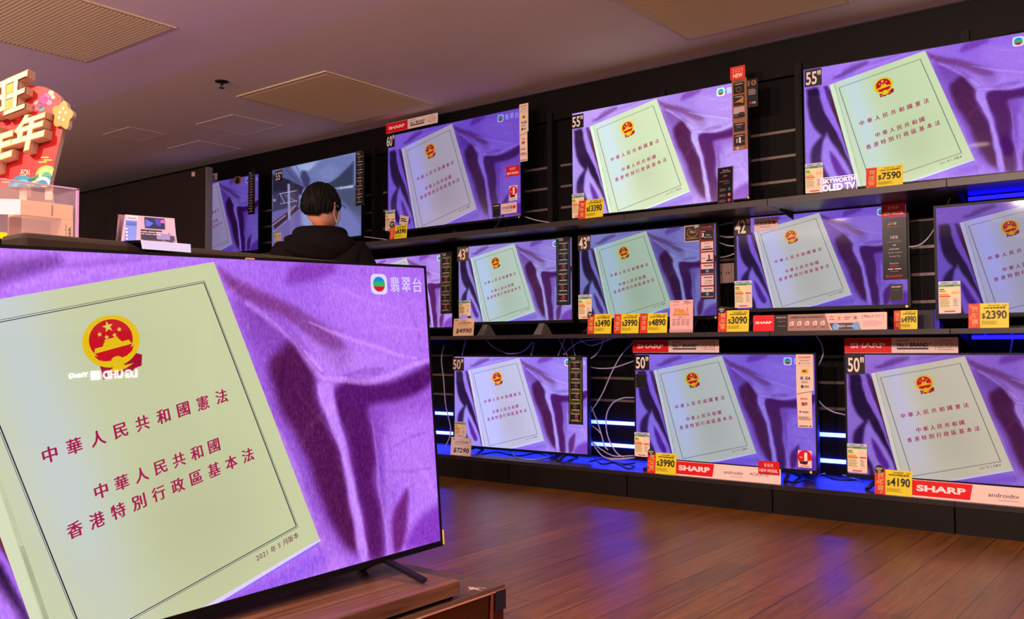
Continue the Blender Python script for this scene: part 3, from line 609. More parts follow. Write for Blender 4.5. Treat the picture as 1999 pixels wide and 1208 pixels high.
def c_toshiba(w, h):
    c = Card(w, h, (24, 18, 20)); c.text('TOSHIBA', .08, .945, .9, .972, (206, 30, 34), .02)
    cells = [(.785, .92, (26, 20, 22)), (.64, .765, (222, 196, 196)), (.49, .62, (222, 196, 196)), (.335, .47, (222, 196, 196)), (.185, .315, (222, 196, 196)), (.03, .165, (222, 196, 196))]
    for i, (z0, z1, col) in enumerate(cells):
        c.rect(.04, z0-.008, .98, z1+.008, (150, 26, 30)); c.rect(.1, z0, .93, z1, col)
        if i == 0: c.text('3', .14, z0+.045, .3, z0+.1, (236, 226, 222), .04); c.text('Years', .44, z0+.06, .72, z0+.08, WHT); c.text('Warranty', .3, z0+.025, .86, z0+.048, WHT); c.rect(.14, z1-.02, .4, z1-.014, WHT)
        if i == 1: c.text('Google', .3, z1-.035, .66, z1-.014, (90, 80, 84)); c.rect(.14, z0+.012, .9, z0+.035, (52, 44, 50)); c.rect(.3, z0+.05, .76, z0+.062, GRY)
        if i == 2: c.rect(.46, z0+.012, .9, z0+.035, (40, 34, 38)); c.rect(.6, z0+.03, .7, z0+.1, (44, 38, 44)); c.rect(.16, z0+.05, .4, z0+.06, GRY)
        if i in (3, 5): c.rect(.1, z0+.005, .93, z0+.065, (22, 34, 62)); c.disc(.52, z0+.038, .1, (120, 140, 180)); c.rect(.28, z1-.035, .86, z1-.018, GRY)
        if i == 4: c.text('Dolby', .38, z0+.045, .86, z0+.068, (40, 34, 38), .02); c.text('ATMOS', .3, z0+.015, .84, z0+.036, (70, 60, 64)); c.rect(.28, z1-.035, .86, z1-.018, GRY)
    return c
def c_blackfeat(w, h):
    c = Card(w, h, (18, 14, 16)); c.text('HDR', .34, .655, .66, .705, (220, 205, 205)); c.rect(.16, .6, .82, .607, GRY); c.rect(.2, .62, .8, .626, GRY)
    c.poly([(.24, .88), (.44, .9), (.44, .915), (.24, .9)], (206, 100, 40)); c.rect(.26, .91, .4, .93, (50, 60, 140)); c.rect(.48, .89, .6, .898, WHT); c.rect(.48, .91, .6, .918, WHT); c.rect(.16, .85, .76, .856, GRY)
    c.rect(.44, .55, .56, .56, WHT); c.text('androidtv', .28, .48, .7, .51, (220, 205, 205)); c.text('Google Assistant', .22, .42, .82, .45, (180, 165, 170)); c.text('Google Play', .28, .36, .74, .388, (190, 175, 180))
    c.text('Bluetooth', .3, .25, .66, .275, (200, 190, 200)); c.text('NETFLIX', .32, .2, .64, .228, (200, 20, 30), .02); c.rect(.22, .165, .44, .178, WHT); c.rect(.5, .165, .76, .178, WHT); c.rect(.3, .13, .66, .14, GRY); c.text('SHARP', .12, .035, .82, .075, (206, 20, 34), .02); return c
def c_award(w, h):
    c = Card(w, h, (226, 196, 170), radius=.004); c.rect(.04, .04, 1, .95, (52, 36, 32)); c.text('No.1', .38, .5, .74, .72, (190, 160, 120), .02)
    for k in range(9):
        a = math.radians(-50+k*26); x, z = .54+.34*math.cos(math.pi+a*1.0), .56+.3*math.sin(math.pi+a); c.disc(x, z, .035, (170, 132, 70), 8); x = .54+.34*math.cos(-a+math.pi*0); c.disc(x, z, .035, (170, 132, 70), 8)
    c.rect(.16, .16, .9, .21, (170, 130, 70)); c.rect(.7, .82, .96, .93, (190, 170, 165)); return c
def c_price(w, h, price, brand, desc, yellow=True):
    if yellow:
        c = Card(w, h, (222, 204, 36)); c.rect(0, 0, .29, 1, (206, 44, 26)); rr = random.Random(int(price))
        for k in range(9): c.disc(.04+.2*rr.random(), .06+.85*rr.random(), .03+.02*rr.random(), (222, 96, 60), 10)
        for i, ch in enumerate('賀年賞'): c.text(ch, .08, .66-i*.26, .25, .88-i*.26, (246, 196, 120), .03)
        c.text('$', .33, .36, .43, .6, BLK, .01); c.text(price, .44, .36, .95, .7, BLK, .02)
        c.text(brand, .5, .87, .78, .94, (70, 50, 14)); c.text(desc, .38, .77, .92, .85, (70, 50, 14), .015); c.rect(.84, .88, .96, .93, (190, 150, 20)); c.lines(.33, .12, .8, .28, 4, (180, 145, 24), .3)
        c.text('+', 0, 0, .001, .001, BLK) if 0 else None
    else:
        c = Card(w, h, (224, 190, 156) if brand == 'LG' and price == '4990' else (226, 206, 206))
        c.text('$'+price, .12, .12, .88, .42, BLK, .02, shear=.04); c.text(brand, .44, .82, .6, .89, (80, 60, 54)); c.text(desc, .22, .7, .86, .78, (80, 60, 54), .01); c.rect(.2, .62, .7, .64, GRY); c.rect(.08, .86, .18, .92, GRY)
    return c
def c_banner(w, h):
    c = Card(w, h, (236, 206, 200)); c.rect(0, .0, .0, .0, SRED) if 0 else c.poly([(.0, .1), (.0, .97), (.388, .97), (.37, .1)], SRED); c.text('SHARP', .035, .36, .345, .72, (252, 228, 226), .04)
    c.text('androidtv', .48, .4, .66, .62, (50, 44, 50)); c.text('AQUOS', .72, .42, .89, .62, (74, 82, 120), .005); c.rect(.54, .24, .66, .26, GRY); return c
def c_longbanner(w, h):
    c = Card(w, h, (156, 118, 110), radius=.006); c.rect(0, 0, .168, 1, SRED); c.text('SHARP', .018, .46, .15, .62, (250, 226, 226), .04)
    c.rect(.168, 0, .275, 1, (24, 17, 19)); c.text('AQUOS', .183, .76, .262, .89, (226, 210, 208)); c.text('Google TV', .2, .54, .258, .62, (180, 160, 160)); c.text('Ok Google', .2, .26, .258, .34, (180, 160, 160))
    c.text('UNBEATABLE EXPERIENCE', .295, .76, .545, .88, (60, 36, 36), .02)
    for i in range(5):
        x = .29+i*.059; c.poly([(x, .32), (x+.032, .32), (x+.035, .54), (x+.024, .6), (x, .5)], (226, 200, 196)); c.rect(x+.008, .38, x+.022, .47, (156, 118, 110)); c.rect(x, .2, x+.03, .225, (100, 70, 66))
    c.poly([(.6, 0), (1, 0), (1, 1), (.56, 1)], (222, 182, 176)); c.poly([(.615, .02), (.83, .02), (.815, .42), (.59, .42)], (40, 80, 140)); c.disc(.64, .2, .025, (120, 170, 210), 16); c.disc(.79, .22, .03, (110, 160, 205), 16); c.rect(.68, .06, .74, .4, (74, 50, 36)); c.text('EQ2X series', .655, .16, .77, .3, (226, 224, 226), .01)
    c.rect(.595, .78, .625, .82, (200, 60, 60)); c.rect(.595, .62, .63, .66, (160, 40, 50)); c.rect(.655, .6, .672, .8, (220, 130, 50)); c.rect(.7, .74, .75, .77, (90, 70, 70)); c.rect(.705, .62, .735, .65, (90, 70, 70)); c.rect(.77, .62, .79, .8, (150, 120, 120))
    c.poly([(.82, .0), (1, .0), (1, 1), (.79, 1)], (228, 192, 186)); c.text('No.1', .845, .7, .9, .88, (110, 60, 44), .01); c.text('(', .83, .62, .838, .92, (150, 100, 80)); c.text(')', .97, .62, .978, .92, (150, 100, 80)); c.text('TV BRAND', .905, .8, .96, .87, (150, 110, 100)); c.text('IN JAPAN', .905, .7, .955, .77, (150, 110, 100)); c.lines(.835, .15, .98, .5, 5, (180, 140, 136), .25); return c

# ================================================================== TELEVISIONS
class TV:
    def __init__(s, cx, cy, cz, yaw, w, h, base, label, satin_c, book_c, pic=None, gloss=.04, tilt=0, roll=0, bez=.009, chin=.014, thick=.045, legs='foot', chin_mat='plastic', fuzz=0., gain=1., spec=.5, logo=None, leg_x=.36):
        rr = np.array([math.cos(yaw), math.sin(yaw), 0]); n = np.array([-math.sin(yaw), math.cos(yaw), 0]); uu = math.cos(tilt)*np.array([0, 0, 1.])+math.sin(tilt)*n
        r2 = math.cos(roll)*rr+math.sin(roll)*uu; u2 = -math.sin(roll)*rr+math.cos(roll)*uu; nn = np.cross(u2, r2)
        s.c, s.r, s.u, s.n, s.w, s.h = np.array([cx, cy, cz]), r2, u2, nn, w, h
        s.zc = cz-base; s.base = base
        o = s.c-u2*s.zc
        s.mat = Matrix(((r2[0], nn[0], u2[0], o[0]), (r2[1], nn[1], u2[1], o[1]), (r2[2], nn[2], u2[2], o[2]), (0, 0, 0, 1)))
        s.root = tag(empty('television', s.mat), label, 'television'); s.nz = 0
        zb, zt = s.zc-h/2, s.zc+h/2
        m = MB()   # bezel: four sides around the glass and the back shell
        m.box((-w/2-bez, -.003, zt), (w/2+bez, .02, zt+bez)); m.box((-w/2-bez, -.003, zb-chin), (w/2+bez, .02, zb))
        m.box((-w/2-bez, -.003, zb), (-w/2, .02, zt)); m.box((w/2, -.003, zb), (w/2+bez, .02, zt)); s.part(m, 'bezel', M['bezel'])
        b = MB(); b.box((-w/2-bez, .02, zb-chin), (w/2+bez, .03, zt+bez)); b.box((-w*.36, .03, zb), (w*.36, thick, zt-h*.3), bev=.006); s.part(b, 'back_shell', M['plastic'])
        me = pic or PIC
        sc_ = bpy.data.objects.new('screen', me); COL.objects.link(sc_); sc_.parent = s.root
        sc_.location = (0, 0, s.zc); sc_.scale = (w, 1, h)
        if not me.materials: me.materials.append(None)
        sm = screen_mat('screen_glow', satin_c, book_c, gloss, fuzz, gain, spec); sc_.material_slots[0].link = 'OBJECT'; sc_.material_slots[0].material = sm; s.screen = sc_
        if legs == 'foot':
            for sx in (-1, 1):
                l = MB(); x = sx*w*leg_x; hh = zb-chin
                l.bar((x, .012, hh+.004), (x+sx*.03, -.125, .006), .02, .012); l.bar((x, .02, hh+.004), (x+sx*.02, .12, .006), .02, .012); l.box((x-.014, 0, hh-.004), (x+.014, .03, hh+.006)); s.part(l, 'stand_leg', M['black_metal'])
        elif legs == 'centre':
            l = MB(); hh = zb-chin; l.box((-.05, .01, .012), (.05, .035, hh+.004)); l.box((-.19, -.09, 0), (.19, .12, .012), bev=.004); s.part(l, 'pedestal', M['black_metal'])
        elif legs == 'silver':
            for sx in (-1, 1):
                l = MB(); x = sx*w*.25; hh = zb-chin
                l.add([(x-.03, -.06, .002), (x+.03, -.06, .002), (x+.02, 0, hh+.004), (x-.02, 0, hh+.004), (x-.03, .08, .002), (x+.03, .08, .002), (x+.02, .02, hh+.004), (x-.02, .02, hh+.004)],
                      [(0, 1, 2, 3), (5, 4, 7, 6), (1, 5, 6, 2), (4, 0, 3, 7), (3, 2, 6, 7), (4, 5, 1, 0)]); s.part(l, 'stand_leg', M['silver'])
    def part(s, mb, name, m): o = mb.build(name, m); o.parent = s.root; return o
    def loc(s, x, y):
        q = hit(x, y, s.c, s.n)-s.c; return float(q@s.r), float(q@s.u)+s.zc
    def rect(s, x0, y0, x1, y1):
        """photo px box (top-left, bottom-right) -> local rectangle"""
        a = s.loc(x0, y0); b = s.loc(x1, y1); c = s.loc(x0, y1); d = s.loc(x1, y0)
        X0 = (a[0]+c[0])/2; X1 = (b[0]+d[0])/2
        return X0, X1, (c[1]+b[1])/2, (a[1]+d[1])/2
    def stick(s, name, px, fn, *a, mat_='print', label=None, corner=False, rot=0, **k):
        """px = ((x,y) top-left, (x,y) bottom-right) of the sticker's own corners in the photo"""
        tl = s.loc(*px[0]); br = s.loc(*px[1]); w = br[0]-tl[0]; h = tl[1]-br[1]
        c = fn(w, h, *a, **k); s.nz += 1
        o = c.build(name, M[mat_]); o.parent = s.root; o.location = (tl[0], -.0050-.0026*s.nz, br[1]); o.rotation_euler = (0, rot, 0)
        if label: o['label'] = label
        return o
    def dot(s, x, y, r=.008, name='indicator_light'):
        q = s.loc(x, y); m = MB(); n = 16
        m.add([(q[0]+r*math.cos(2*math.pi*k/n), -.0042, q[1]+r*math.sin(2*math.pi*k/n)) for k in range(n)]+[(q[0]+r*math.cos(2*math.pi*k/n), -.003, q[1]+r*math.sin(2*math.pi*k/n)) for k in range(n)],
              [tuple(range(n))]+[(i, i+n, (i+1) % n+n, (i+1) % n) for i in range(n)]); s.part(m, name, M['orange'])
S1, S2, S3 = 1.655, .953, .15   # shelf tops
E_right = np.array([-6.81, 5.021, 2.104])
TVS = {}
TVS['E'] = TV(-6.81-.609, 5.02, 2.104, .027, 1.218, .685, S1, 'leftmost television of the top row, half hidden behind the dark partition', (104, 84, 180), (140, 128, 175), gain=.9)
TVS['F'] = TV(-6.0196, 5.02, 2.1221-.006, -.0415, 1.21, .68, S1, 'television showing a misty mountain lake, behind the person', (182, 136, 220), (200, 200, 200), PIC_LAKE)
TVS['A'] = TV(-4.4459, 4.9791, 2.1553, -.0227, 1.328, .747, S1, '60 inch television with blue-violet picture in the top row', (118, 85, 200), (160, 152, 176))
TVS['B'] = TV(-2.735, 4.9575, 2.0715, .0039, 1.218, .685, S1, '55 inch television in the top row with a brown feature strip on its right side', (198, 166, 250), (216, 234, 196), bez=.004, chin=.008, thick=.04)
TVS['C'] = TV(-1.196, 5.0355, 2.0758, .071, 1.218, .685, S1, '55 inch television at the right end of the top row above the OLED sign', (170, 128, 240), (198, 218, 178), bez=.004, chin=.008, thick=.032)
TVS['G'] = TV(-4.314-.4705, 4.851, 1.285, -.006, .941, .529, S2, 'television in the middle row mostly hidden behind the large front television', (188, 150, 240), (200, 200, 205), legs='centre')
TVS['H'] = TV(-3.7633, 4.8444, 1.3152, .0332, .941, .529, S2, '43 inch television in the middle row standing behind the beige 4990 price card', (155, 141, 220), (178, 198, 190), legs='silver', chin=.02)
TVS['I'] = TV(-2.7545, 4.8521, 1.3174, 0, .941, .529, S2, '43 inch television with bluish grey picture, behind the 3490 and 3990 price tags', (120, 123, 188), (158, 181, 167), chin=.024)
TVS['J'] = TV(-1.7461, 4.9878, 1.3517, .0322, .93, .523, S2, '42 inch television in the middle row above the long red and brown banner', (128, 100, 208), (180, 181, 182), bez=.014, chin=.02)
TVS['K'] = TV(-.6331, 4.8664, 1.2926, .0054, .941, .529, S2, 'television at the right end of the middle row behind the 2390 price tag', (112, 80, 182), (156, 154, 180), bez=.012, chin=.022, legs='centre')
TVS['L'] = TV(-3.7388, 4.8564, .5008, .0302, 1.095, .616, S3, '50 inch television in the bottom row behind the white 7290 price card', (172, 147, 250), (196, 195, 234), bez=.01, chin=.016, leg_x=.34)
TVS['M'] = TV(-2.2655, 4.8336, .5193, .0018, 1.095, .616, S3, '50 inch television in the bottom row behind the 3990 price tag and a long banner', (134, 107, 220), (172, 181, 184), bez=.01, chin=.02)
TVS['N'] = TV(-1.0072, 4.8669, .5189, .0414, 1.095, .616, S3, '50 inch television in the bottom row at the far right behind the 4190 price tag', (150, 110, 205), (191, 184, 168), bez=.01, chin=.02)
# big foreground set
BQ = (-1.84687001, 1.98436377, .71551248, math.radians(88.1010115), math.radians(3.15578547), math.radians(1.60753012))
def big_centre():
    X, Y, Z, a, t, ro = BQ; rr = np.array([math.cos(a), math.sin(a), 0]); n = np.array([-math.sin(a), math.cos(a), 0]); uu = math.cos(t)*np.array([0, 0, 1.])+math.sin(t)*n
    r2 = math.cos(ro)*rr+math.sin(ro)*uu; return np.array([X, Y, Z])-r2*1.4285/2
bc = big_centre()
TVS['O'] = TV(bc[0], bc[1], bc[2], BQ[3], 1.4285, .8035, .243, 'large television in the foreground standing on a walnut board', (196, 130, 252), (200, 206, 166), PIC_BIG, gloss=.02, tilt=BQ[4], roll=BQ[5], bez=.007, chin=.016, legs=None, fuzz=.10, spec=.7)
O = TVS['O']
for sx in (-1, 1):
    l = MB(); x = sx*.5; zb = O.zc-O.h/2-.016; off = -.016 if sx > 0 else .02
    l.bar((x, .012, zb+.006), (x+sx*.03, -.115, .004+off), .022, .010); l.bar((x, .018, zb+.006), (x+sx*.03, .15, .006+off), .022, .010); O.part(l, 'stand_leg', M['black_metal'])
q = MB(); q.box((.7215, -.006, O.zc-O.h/2-.012), (.7255, .006, O.zc-O.h/2+.03), (214, 190, 60)); O.part(q, 'corner_tape', M['print'])['label'] = 'yellow corner tape'
a = O.loc(486, 506); q = MB(); q.box((a[0]-.013, -.006, a[1]-.003), (a[0]+.013, -.003, a[1]+.003), (150, 120, 100), .001); O.part(q, 'front_sensor', M['print'])

T_ = TVS
s_ = T_['A'].stick; s_('brand_banner', ((755, 243), (856, 239.6)), c_brand, label='red and white banner on top')
s_('size_tag', ((755.6, 264), (772.3, 286.7)), c_size, '60'); s_('feature_strip', ((1016, 205), (1034, 314)), c_stripS); s_('new_model_sticker', ((990.7, 326), (1016.6, 342)), c_newmodel)
s_('ranking_badge', ((997, 364), (1013, 390.5)), c_no1); s_('code_card', ((965.4, 399.5), (980.3, 423)), c_qr); s_('screen_card', ((982, 399), (1013, 415.5)), c_japan); s_('energy_label', ((757, 412.5), (775.8, 449)), c_energy); T_['A'].dot(1013.6, 424, .005)
s_('note_card', ((784, 420), (801, 436)), lambda w, h: (lambda c: (c.lines(.12, .3, .9, .7, 2, (60, 50, 50), .6), c)[1])(Card(w, h, (222, 200, 180))), rot=math.radians(14))
s_ = T_['B'].stick; s_('size_tag', ((1116.5, 226), (1140.4, 248.5)), c_size, '55'); s_('feature_strip', ((1430, 157), (1461, 291)), c_goldstrip, label='brown feature strip')
s_('new_sticker', ((1427, 133), (1456.6, 153)), lambda w, h: (lambda c: (c.text('2023', .14, .55, .84, .84, (240, 170, 150)), c.text('NEW', .2, .14, .84, .46, (250, 215, 205), .03), c)[2])(Card(w, h, (214, 50, 28), radius=.006)))
s_('anniversary_card', ((1459.6, 157), (1482, 208)), lambda w, h: (lambda c: (c.text('10', .1, .76, .86, .95, (150, 104, 60), .03), c.lines(.14, .42, .86, .64, 4, (170, 150, 150), .5), c.text('LG', .5, .12, .78, .19, WHT, .02), c.disc(.34, .155, .09, (206, 30, 90), 12), c)[4])(Card(w, h, (22, 16, 17))))
s_('energy_label', ((1119.5, 380), (1143.6, 424)), c_energy, False); T_['B'].dot(1461.6, 386, .006)
s_ = T_['C'].stick; s_('size_tag', ((1571, 138.5), (1605, 166)), c_size, '55'); s_('energy_label', ((1572.5, 321), (1608.6, 375)), c_energy, False)
s_ = T_['E'].stick; s_('feature_strip', ((486, 336), (498.6, 417.5)), c_dark_strip, (70, 44, 40), 7); s_('top_card', ((408, 341), (426, 352)), lambda w, h: (lambda c: (c.rect(0, .1, .7, .8, (60, 90, 120)), c)[1])(Card(w, h, (200, 170, 160))))
s_('round_sticker', ((459, 346), (473, 359)), lambda w, h: (lambda c: (c.disc(.5, .5, .3, (40, 22, 14)), c)[1])(Card(w, h, (180, 110, 40), radius=min(w, h)*.45)))
s_ = T_['F'].stick; s_('size_tag', ((538.8, 335), (552.2, 352.5)), c_size, '55'); s_('feature_strip', ((696, 298), (713, 400)), c_dark_strip, (60, 70, 70), 6); s_('energy_label', ((537, 452), (551, 470)), c_energy)
s_ = T_['G'].stick; s_('size_tag', ((712.5, 507), (729.7, 530)), c_size, '43', (70, 50, 48)); s_('feature_strip', ((861.3, 493), (884, 612)), c_dark_strip, (110, 120, 20), label='black feature strip with yellow-green frames')
s_ = T_['H'].stick; s_('size_tag', ((893.7, 483), (916, 509)), c_size, '43', (84, 62, 56)); s_('feature_strip', ((1087, 463.5), (1116, 595)), c_dark_strip, (40, 90, 110), label='black feature strip with blue frames'); s_('energy_label', ((898, 587), (921, 616.5)), c_energy, False)
s_ = T_['I'].stick; s_('size_tag', ((1129, 460.5), (1153.8, 488)), c_size, '43', (62, 44, 40)); s_('award_card', ((1337.5, 441.5), (1367, 470.5)), c_award); s_('feature_strip', ((1367.5, 439), (1398, 583.5)), c_toshiba, label='black and red feature strip')
s_('energy_label', ((1131.5, 576), (1158, 622)), c_energy, False); T_['I'].dot(1397.5, 619.5, .006)
s_ = T_['J'].stick; s_('size_tag', ((1433, 426), (1466.3, 458)), c_size, '42', (48, 38, 36)); s_('screen_card', ((1473.4, 427), (1519.9, 448)), c_japan); s_('new_model_sticker', ((1721.5, 400), (1768.7, 422)), c_newmodel)
s_('feature_strip', ((1723, 427), (1773, 545)), c_blackfeat, mat_='print_gloss'); s_('code_card', ((1738.5, 555.5), (1765, 587)), c_qr); s_('energy_label', ((1436.5, 549), (1471, 600)), c_energy); T_['J'].dot(1770.6, 597.8, .007)
s_ = T_['K'].stick; s_('energy_label', ((1832.3, 550), (1877, 611)), c_energy, False)
s_ = T_['L'].stick; s_('size_tag', ((884.3, 698), (907, 723.5)), c_size, '50', (58, 42, 40)); s_('feature_strip', ((1110.8, 694), (1140, 829)), c_dark_strip, (120, 130, 20), label='black feature strip with yellow-green frames'); s_('energy_label', ((889.6, 822), (912, 853)), c_energy, False)
s_ = T_['M'].stick; s_('brand_banner', ((1236, 664), (1405, 688)), c_brand, label='red and white banner on top'); s_('size_tag', ((1240.7, 692.5), (1269, 722.5)), c_size, '50'); s_('code_card', ((1243, 729.5), (1262, 757)), c_qr, False)
s_('feature_strip', ((1555.5, 691.5), (1591.7, 835)), c_stripS); s_('ranking_badge', ((1560, 878), (1587.3, 913)), c_no1); s_('energy_label', ((1241.8, 842.5), (1272, 891.5)), c_energy); T_['M'].dot(1583.5, 921.6, .007)
s_ = T_['N'].stick; s_('brand_banner', ((1649, 660), (1871.5, 689)), c_brand, label='red and white banner on top'); s_('size_tag', ((1652.8, 692.5), (1689.7, 730)), c_size, '50'); s_('energy_label', ((1655, 864.5), (1694.4, 923)), c_energy)

# ================================================================== SHELF THINGS
def standing(px, shelf, fn, *a, name='price_tag', label='', cat='price tag', group=None, lean=.10, ymin=4.632, ymax=4.80, foot=True, m='print', yaw=0., **k):
    (x0, y0), (x1, y1) = px; xm = (x0+x1)/2
    Y = hitZ(xm, y1, shelf)[1] if abs(y1-(H/2+70)) > 20 else ymin
    Y = min(max(Y, ymin), ymax) if shelf < HC else (ymin if Y > 4.8 or Y < ymin else Y)
    a0 = hitY(x0, (y0+y1)/2, Y); a1 = hitY(x1, (y0+y1)/2, Y); top = hitY(xm, y0, Y)[2]; bot = hitY(xm, y1, Y)[2]
    w = (a1-a0)[0]; h = top-bot
    c = fn(w, h, *a, **k)
    mtx = Matrix.Translation((a0[0], Y, shelf+.0005))@Matrix.Rotation(yaw, 4, 'Z')@Matrix.Rotation(-lean, 4, 'X')
    root = tag(empty(name, Matrix.Translation((a0[0], Y, shelf))), label, cat, group)
    o = c.build('card', M[m], None); o.parent = root; o.matrix_parent_inverse = Matrix.Identity(4); o.matrix_basis = Matrix.Translation((0, 0, .0006))@Matrix.Rotation(yaw, 4, 'Z')@Matrix.Rotation(-lean, 4, 'X')
    if foot:
        f = MB(); f.box((.004, .002, 0), (w-.004, .05, .002)); b = math.sin(lean)
        f.add([(.003, .0025, .002), (w-.003, .0025, .002), (w-.003, .0025+b*h, h*.99), (.003, .0025+b*h, h*.99), (.003, .0045, .002), (w-.003, .0045, .002), (w-.003, .0045+b*h, h*.99), (.003, .0045+b*h, h*.99)],
              [(0, 1, 2, 3), (7, 6, 5, 4), (0, 3, 7, 4), (1, 5, 6, 2), (3, 2, 6, 7)]); f.build('acrylic_holder', M['acrylic'], root)
    return root, w, h, lean
def new_disc(root, w, h, fx, fz, r):
    m = MB(); n = 24; x, z = fx*w, fz*h; y = -.004+math.sin(root[3])*z if 0 else math.sin(root[3])*z-.004
    m.add([(x+r*math.cos(2*math.pi*k/n), y, z+r*math.sin(2*math.pi*k/n)) for k in range(n)]+[(x+r*math.cos(2*math.pi*k/n), y+.001, z+r*math.sin(2*math.pi*k/n)) for k in range(n)], [tuple(range(n))]+[(i, i+n, (i+1) % n+n, (i+1) % n) for i in range(n)], (24, 38, 28))
    v, fs, s_z = glyph('NEW', .02); m.add([(x-r*.7+q[0]*r*1.4, y-.0004, z-r*.05+q[1]*r*.5) for q in v], fs, (230, 210, 180))
    m.add([(x-r*.35, y-.0004, z-r*.45), (x+r*.35, y-.0004, z-r*.45), (x+r*.35, y-.0004, z-r*.2), (x-r*.35, y-.0004, z-r*.2)], [(0, 1, 2, 3)], (190, 170, 150))
    m.build('new_sticker', M['print'], root[0])
def price(px, shelf, p, brand, desc, label, new=None, yellow=True, **k):
    g = standing(px, shelf, c_price, p, brand, desc, yellow, label=label, **k)
    if new: new_disc(g, g[1], g[2], *new)
    return g
price(((760, 438), (793.4, 465)), S1, '8390', 'Sharp', '60吋4K智能電視', 'yellow and red price tag reading 8390 in front of the 60 inch television', new=(.12, 1.1, .026))
price(((1128, 389), (1176.5, 427)), S1, '13390', 'LG', '55吋4K智能電視', 'yellow and red price tag reading 13390')
price(((1690, 324), (1762, 366)), S1, '7590', 'Skyworth', '55吋4K OLED智能電視', 'yellow and red price tag reading 7590 at the right of the top shelf')
price(((884, 618), (924, 652)), S2, '4990', 'LG', '43吋4K智能電視', 'beige price card reading 4990 without any red strip', yellow=False)
price(((1146, 609), (1192.5, 647.5)), S2, '3490', 'Toshiba', '43吋4K智能電視', 'yellow and red price tag reading 3490, leftmost of three side by side', new=(.1, .98, .02))
price(((1197.5, 609), (1246, 647.3)), S2, '3990', 'Toshiba', '50吋4K智能電視', 'yellow and red price tag reading 3990 in the middle of the three side by side')
price(((1248, 608.5), (1301.5, 647.3)), S2, '4890', 'Toshiba', '55吋4K智能電視', 'yellow and red price tag reading 4890 beside the pink standing card')
price(((1401, 603), (1461, 645)), S2, '3090', 'SHARP', '42吋高清智能電視', 'yellow and red price tag reading 3090 left of the long banner', new=(.12, 1.02, .022))
price(((1890, 589), (1969, 637.5)), S2, '2390', 'Skyworth', '43吋4K智能電視', 'yellow and red price tag reading 2390 at the right end of the middle shelf')
price(((1744, 588), (1790, 626)), S2, '4990', 'SHARP', '60吋4K智能電視', 'dim yellow price tag reading 4990 pushed back behind the long banner', ymin=4.80, ymax=4.86)
price(((879, 856), (918.5, 891)), S3, '7290', 'LG', '50吋4K智能電視', 'white price card reading 7290 on the bottom deck', yellow=False)
price(((1263, 889), (1319, 930)), S3, '3990', 'SHARP', '50吋4K智能電視', 'yellow and red price tag reading 3990 on the bottom deck', new=(.13, .98, .022))
price(((1707, 921), (1780, 970)), S3, '4190', 'SHARP', '50吋4K智能電視', 'yellow and red price tag reading 4190 left of the rightmost deck banner', new=(.13, .98, .022))
# banners and standees
standing(((1470, 612), (1732, 644.5)), S2, c_longbanner, name='shelf_banner', label='long red black and brown banner standing on the middle shelf', cat='banner', foot=False, lean=.06)
def deck_banner(x0, x1, yt, yb, label):
    Y = 4.640; a = hitY(x0, yb, Y); b = hitY(x1, yb, Y)[0]; h = hitY(x0, yt, Y)[2]-hitY(x0, yb, Y)[2]
    root = tag(empty('shelf_banner', Matrix.Translation((a[0], Y, S3))), label, 'banner'); w = b-a[0]
    o = c_banner(w, h).build('card', M['print'], root); o.rotation_euler = (-.05, 0, 0); o.location = (0, 0, .0006)
    f = MB(); f.box((.01, .012, 0), (w-.01, .04, .003)); f.build('foot', M['plastic'], root); return root, w, h
g = deck_banner(1318, 1524, 908, 936, 'red and white banner on the bottom deck beside the 3990 price tag')
c = c_newmodel(.115, .068); o = c.build('new_model_sticker', M['print'], g[0]); o.location = (g[1]-.12, -.004, g[2]*.62)
deck_banner(1779, 2110, 944, 978, 'red and white banner on the bottom deck right of the 4190 price tag')
def c_pink(w, h):
    c = Card(w, h, (230, 178, 180), radius=.003); c.text('TOSHIBA', .12, .93, .42, .965, (50, 34, 36), .02); c.text('70', .6, .86, .82, .97, (50, 34, 36)); c.text('th', .84, .88, .93, .95, (50, 34, 36)); c.rect(.16, .84, .2, .86, BLK); c.rect(.24, .85, .4, .86, GRY)
    c.text('No.1', .2, .6, .8, .76, (214, 140, 50), .06); c.poly([(.12, .52), (.86, .52), (.82, .59), (.16, .59)], (206, 140, 60)); c.rect(.36, .46, .54, .48, GRY); c.rect(.6, .46, .76, .475, (190, 140, 140))
    for i in range(4):
        for j in range(4): c.rect(.12+j*.2, .4-i*.055, .26+j*.2, .412-i*.055, (110, 76, 80))
    c.rect(0, .02, 1, .1, (206, 156, 158)); return c
standing(((1307, 583), (1352, 646.5)), S2, c_pink, name='display_card', label='tall pink anniversary card standing on the middle shelf', cat='display card', lean=.05)
def c_tall(w, h):
    c = Card(w, h, (20, 14, 20)); 
    for r_ in ((.03, .98, .97, .99), (.03, .01, .05, .99), (.95, .01, .97, .99)): c.rect(*r_, (150, 130, 130), 0)
    c.k += 1; c.text('黑之美', .34, .9, .7, .93, (214, 200, 196)); c.text('LG OLED 認證', .16, .85, .84, .885, (214, 190, 150)); c.disc(.5, .76, .16, (96, 60, 66), 20, .03); c.lines(.12, .6, .86, .63, 2, GRY, .5); c.lines(.4, .53, .9, .57, 3, (110, 90, 92), .4)
    for i, col in enumerate(((40, 110, 130), (206, 110, 130), (214, 60, 90))): c.lines(.14, .34-i*.15, .6, .42-i*.15, 4, (130, 110, 110), .4); c.disc(.78, .39-i*.15, .09, col, 16)
    return c
standing(((1400, 326), (1432.5, 398.5)), S1, c_tall, name='display_card', label='tall black card standing in front of the 55 inch television', cat='display card', lean=.04, m='print_gloss', yaw=-.15)
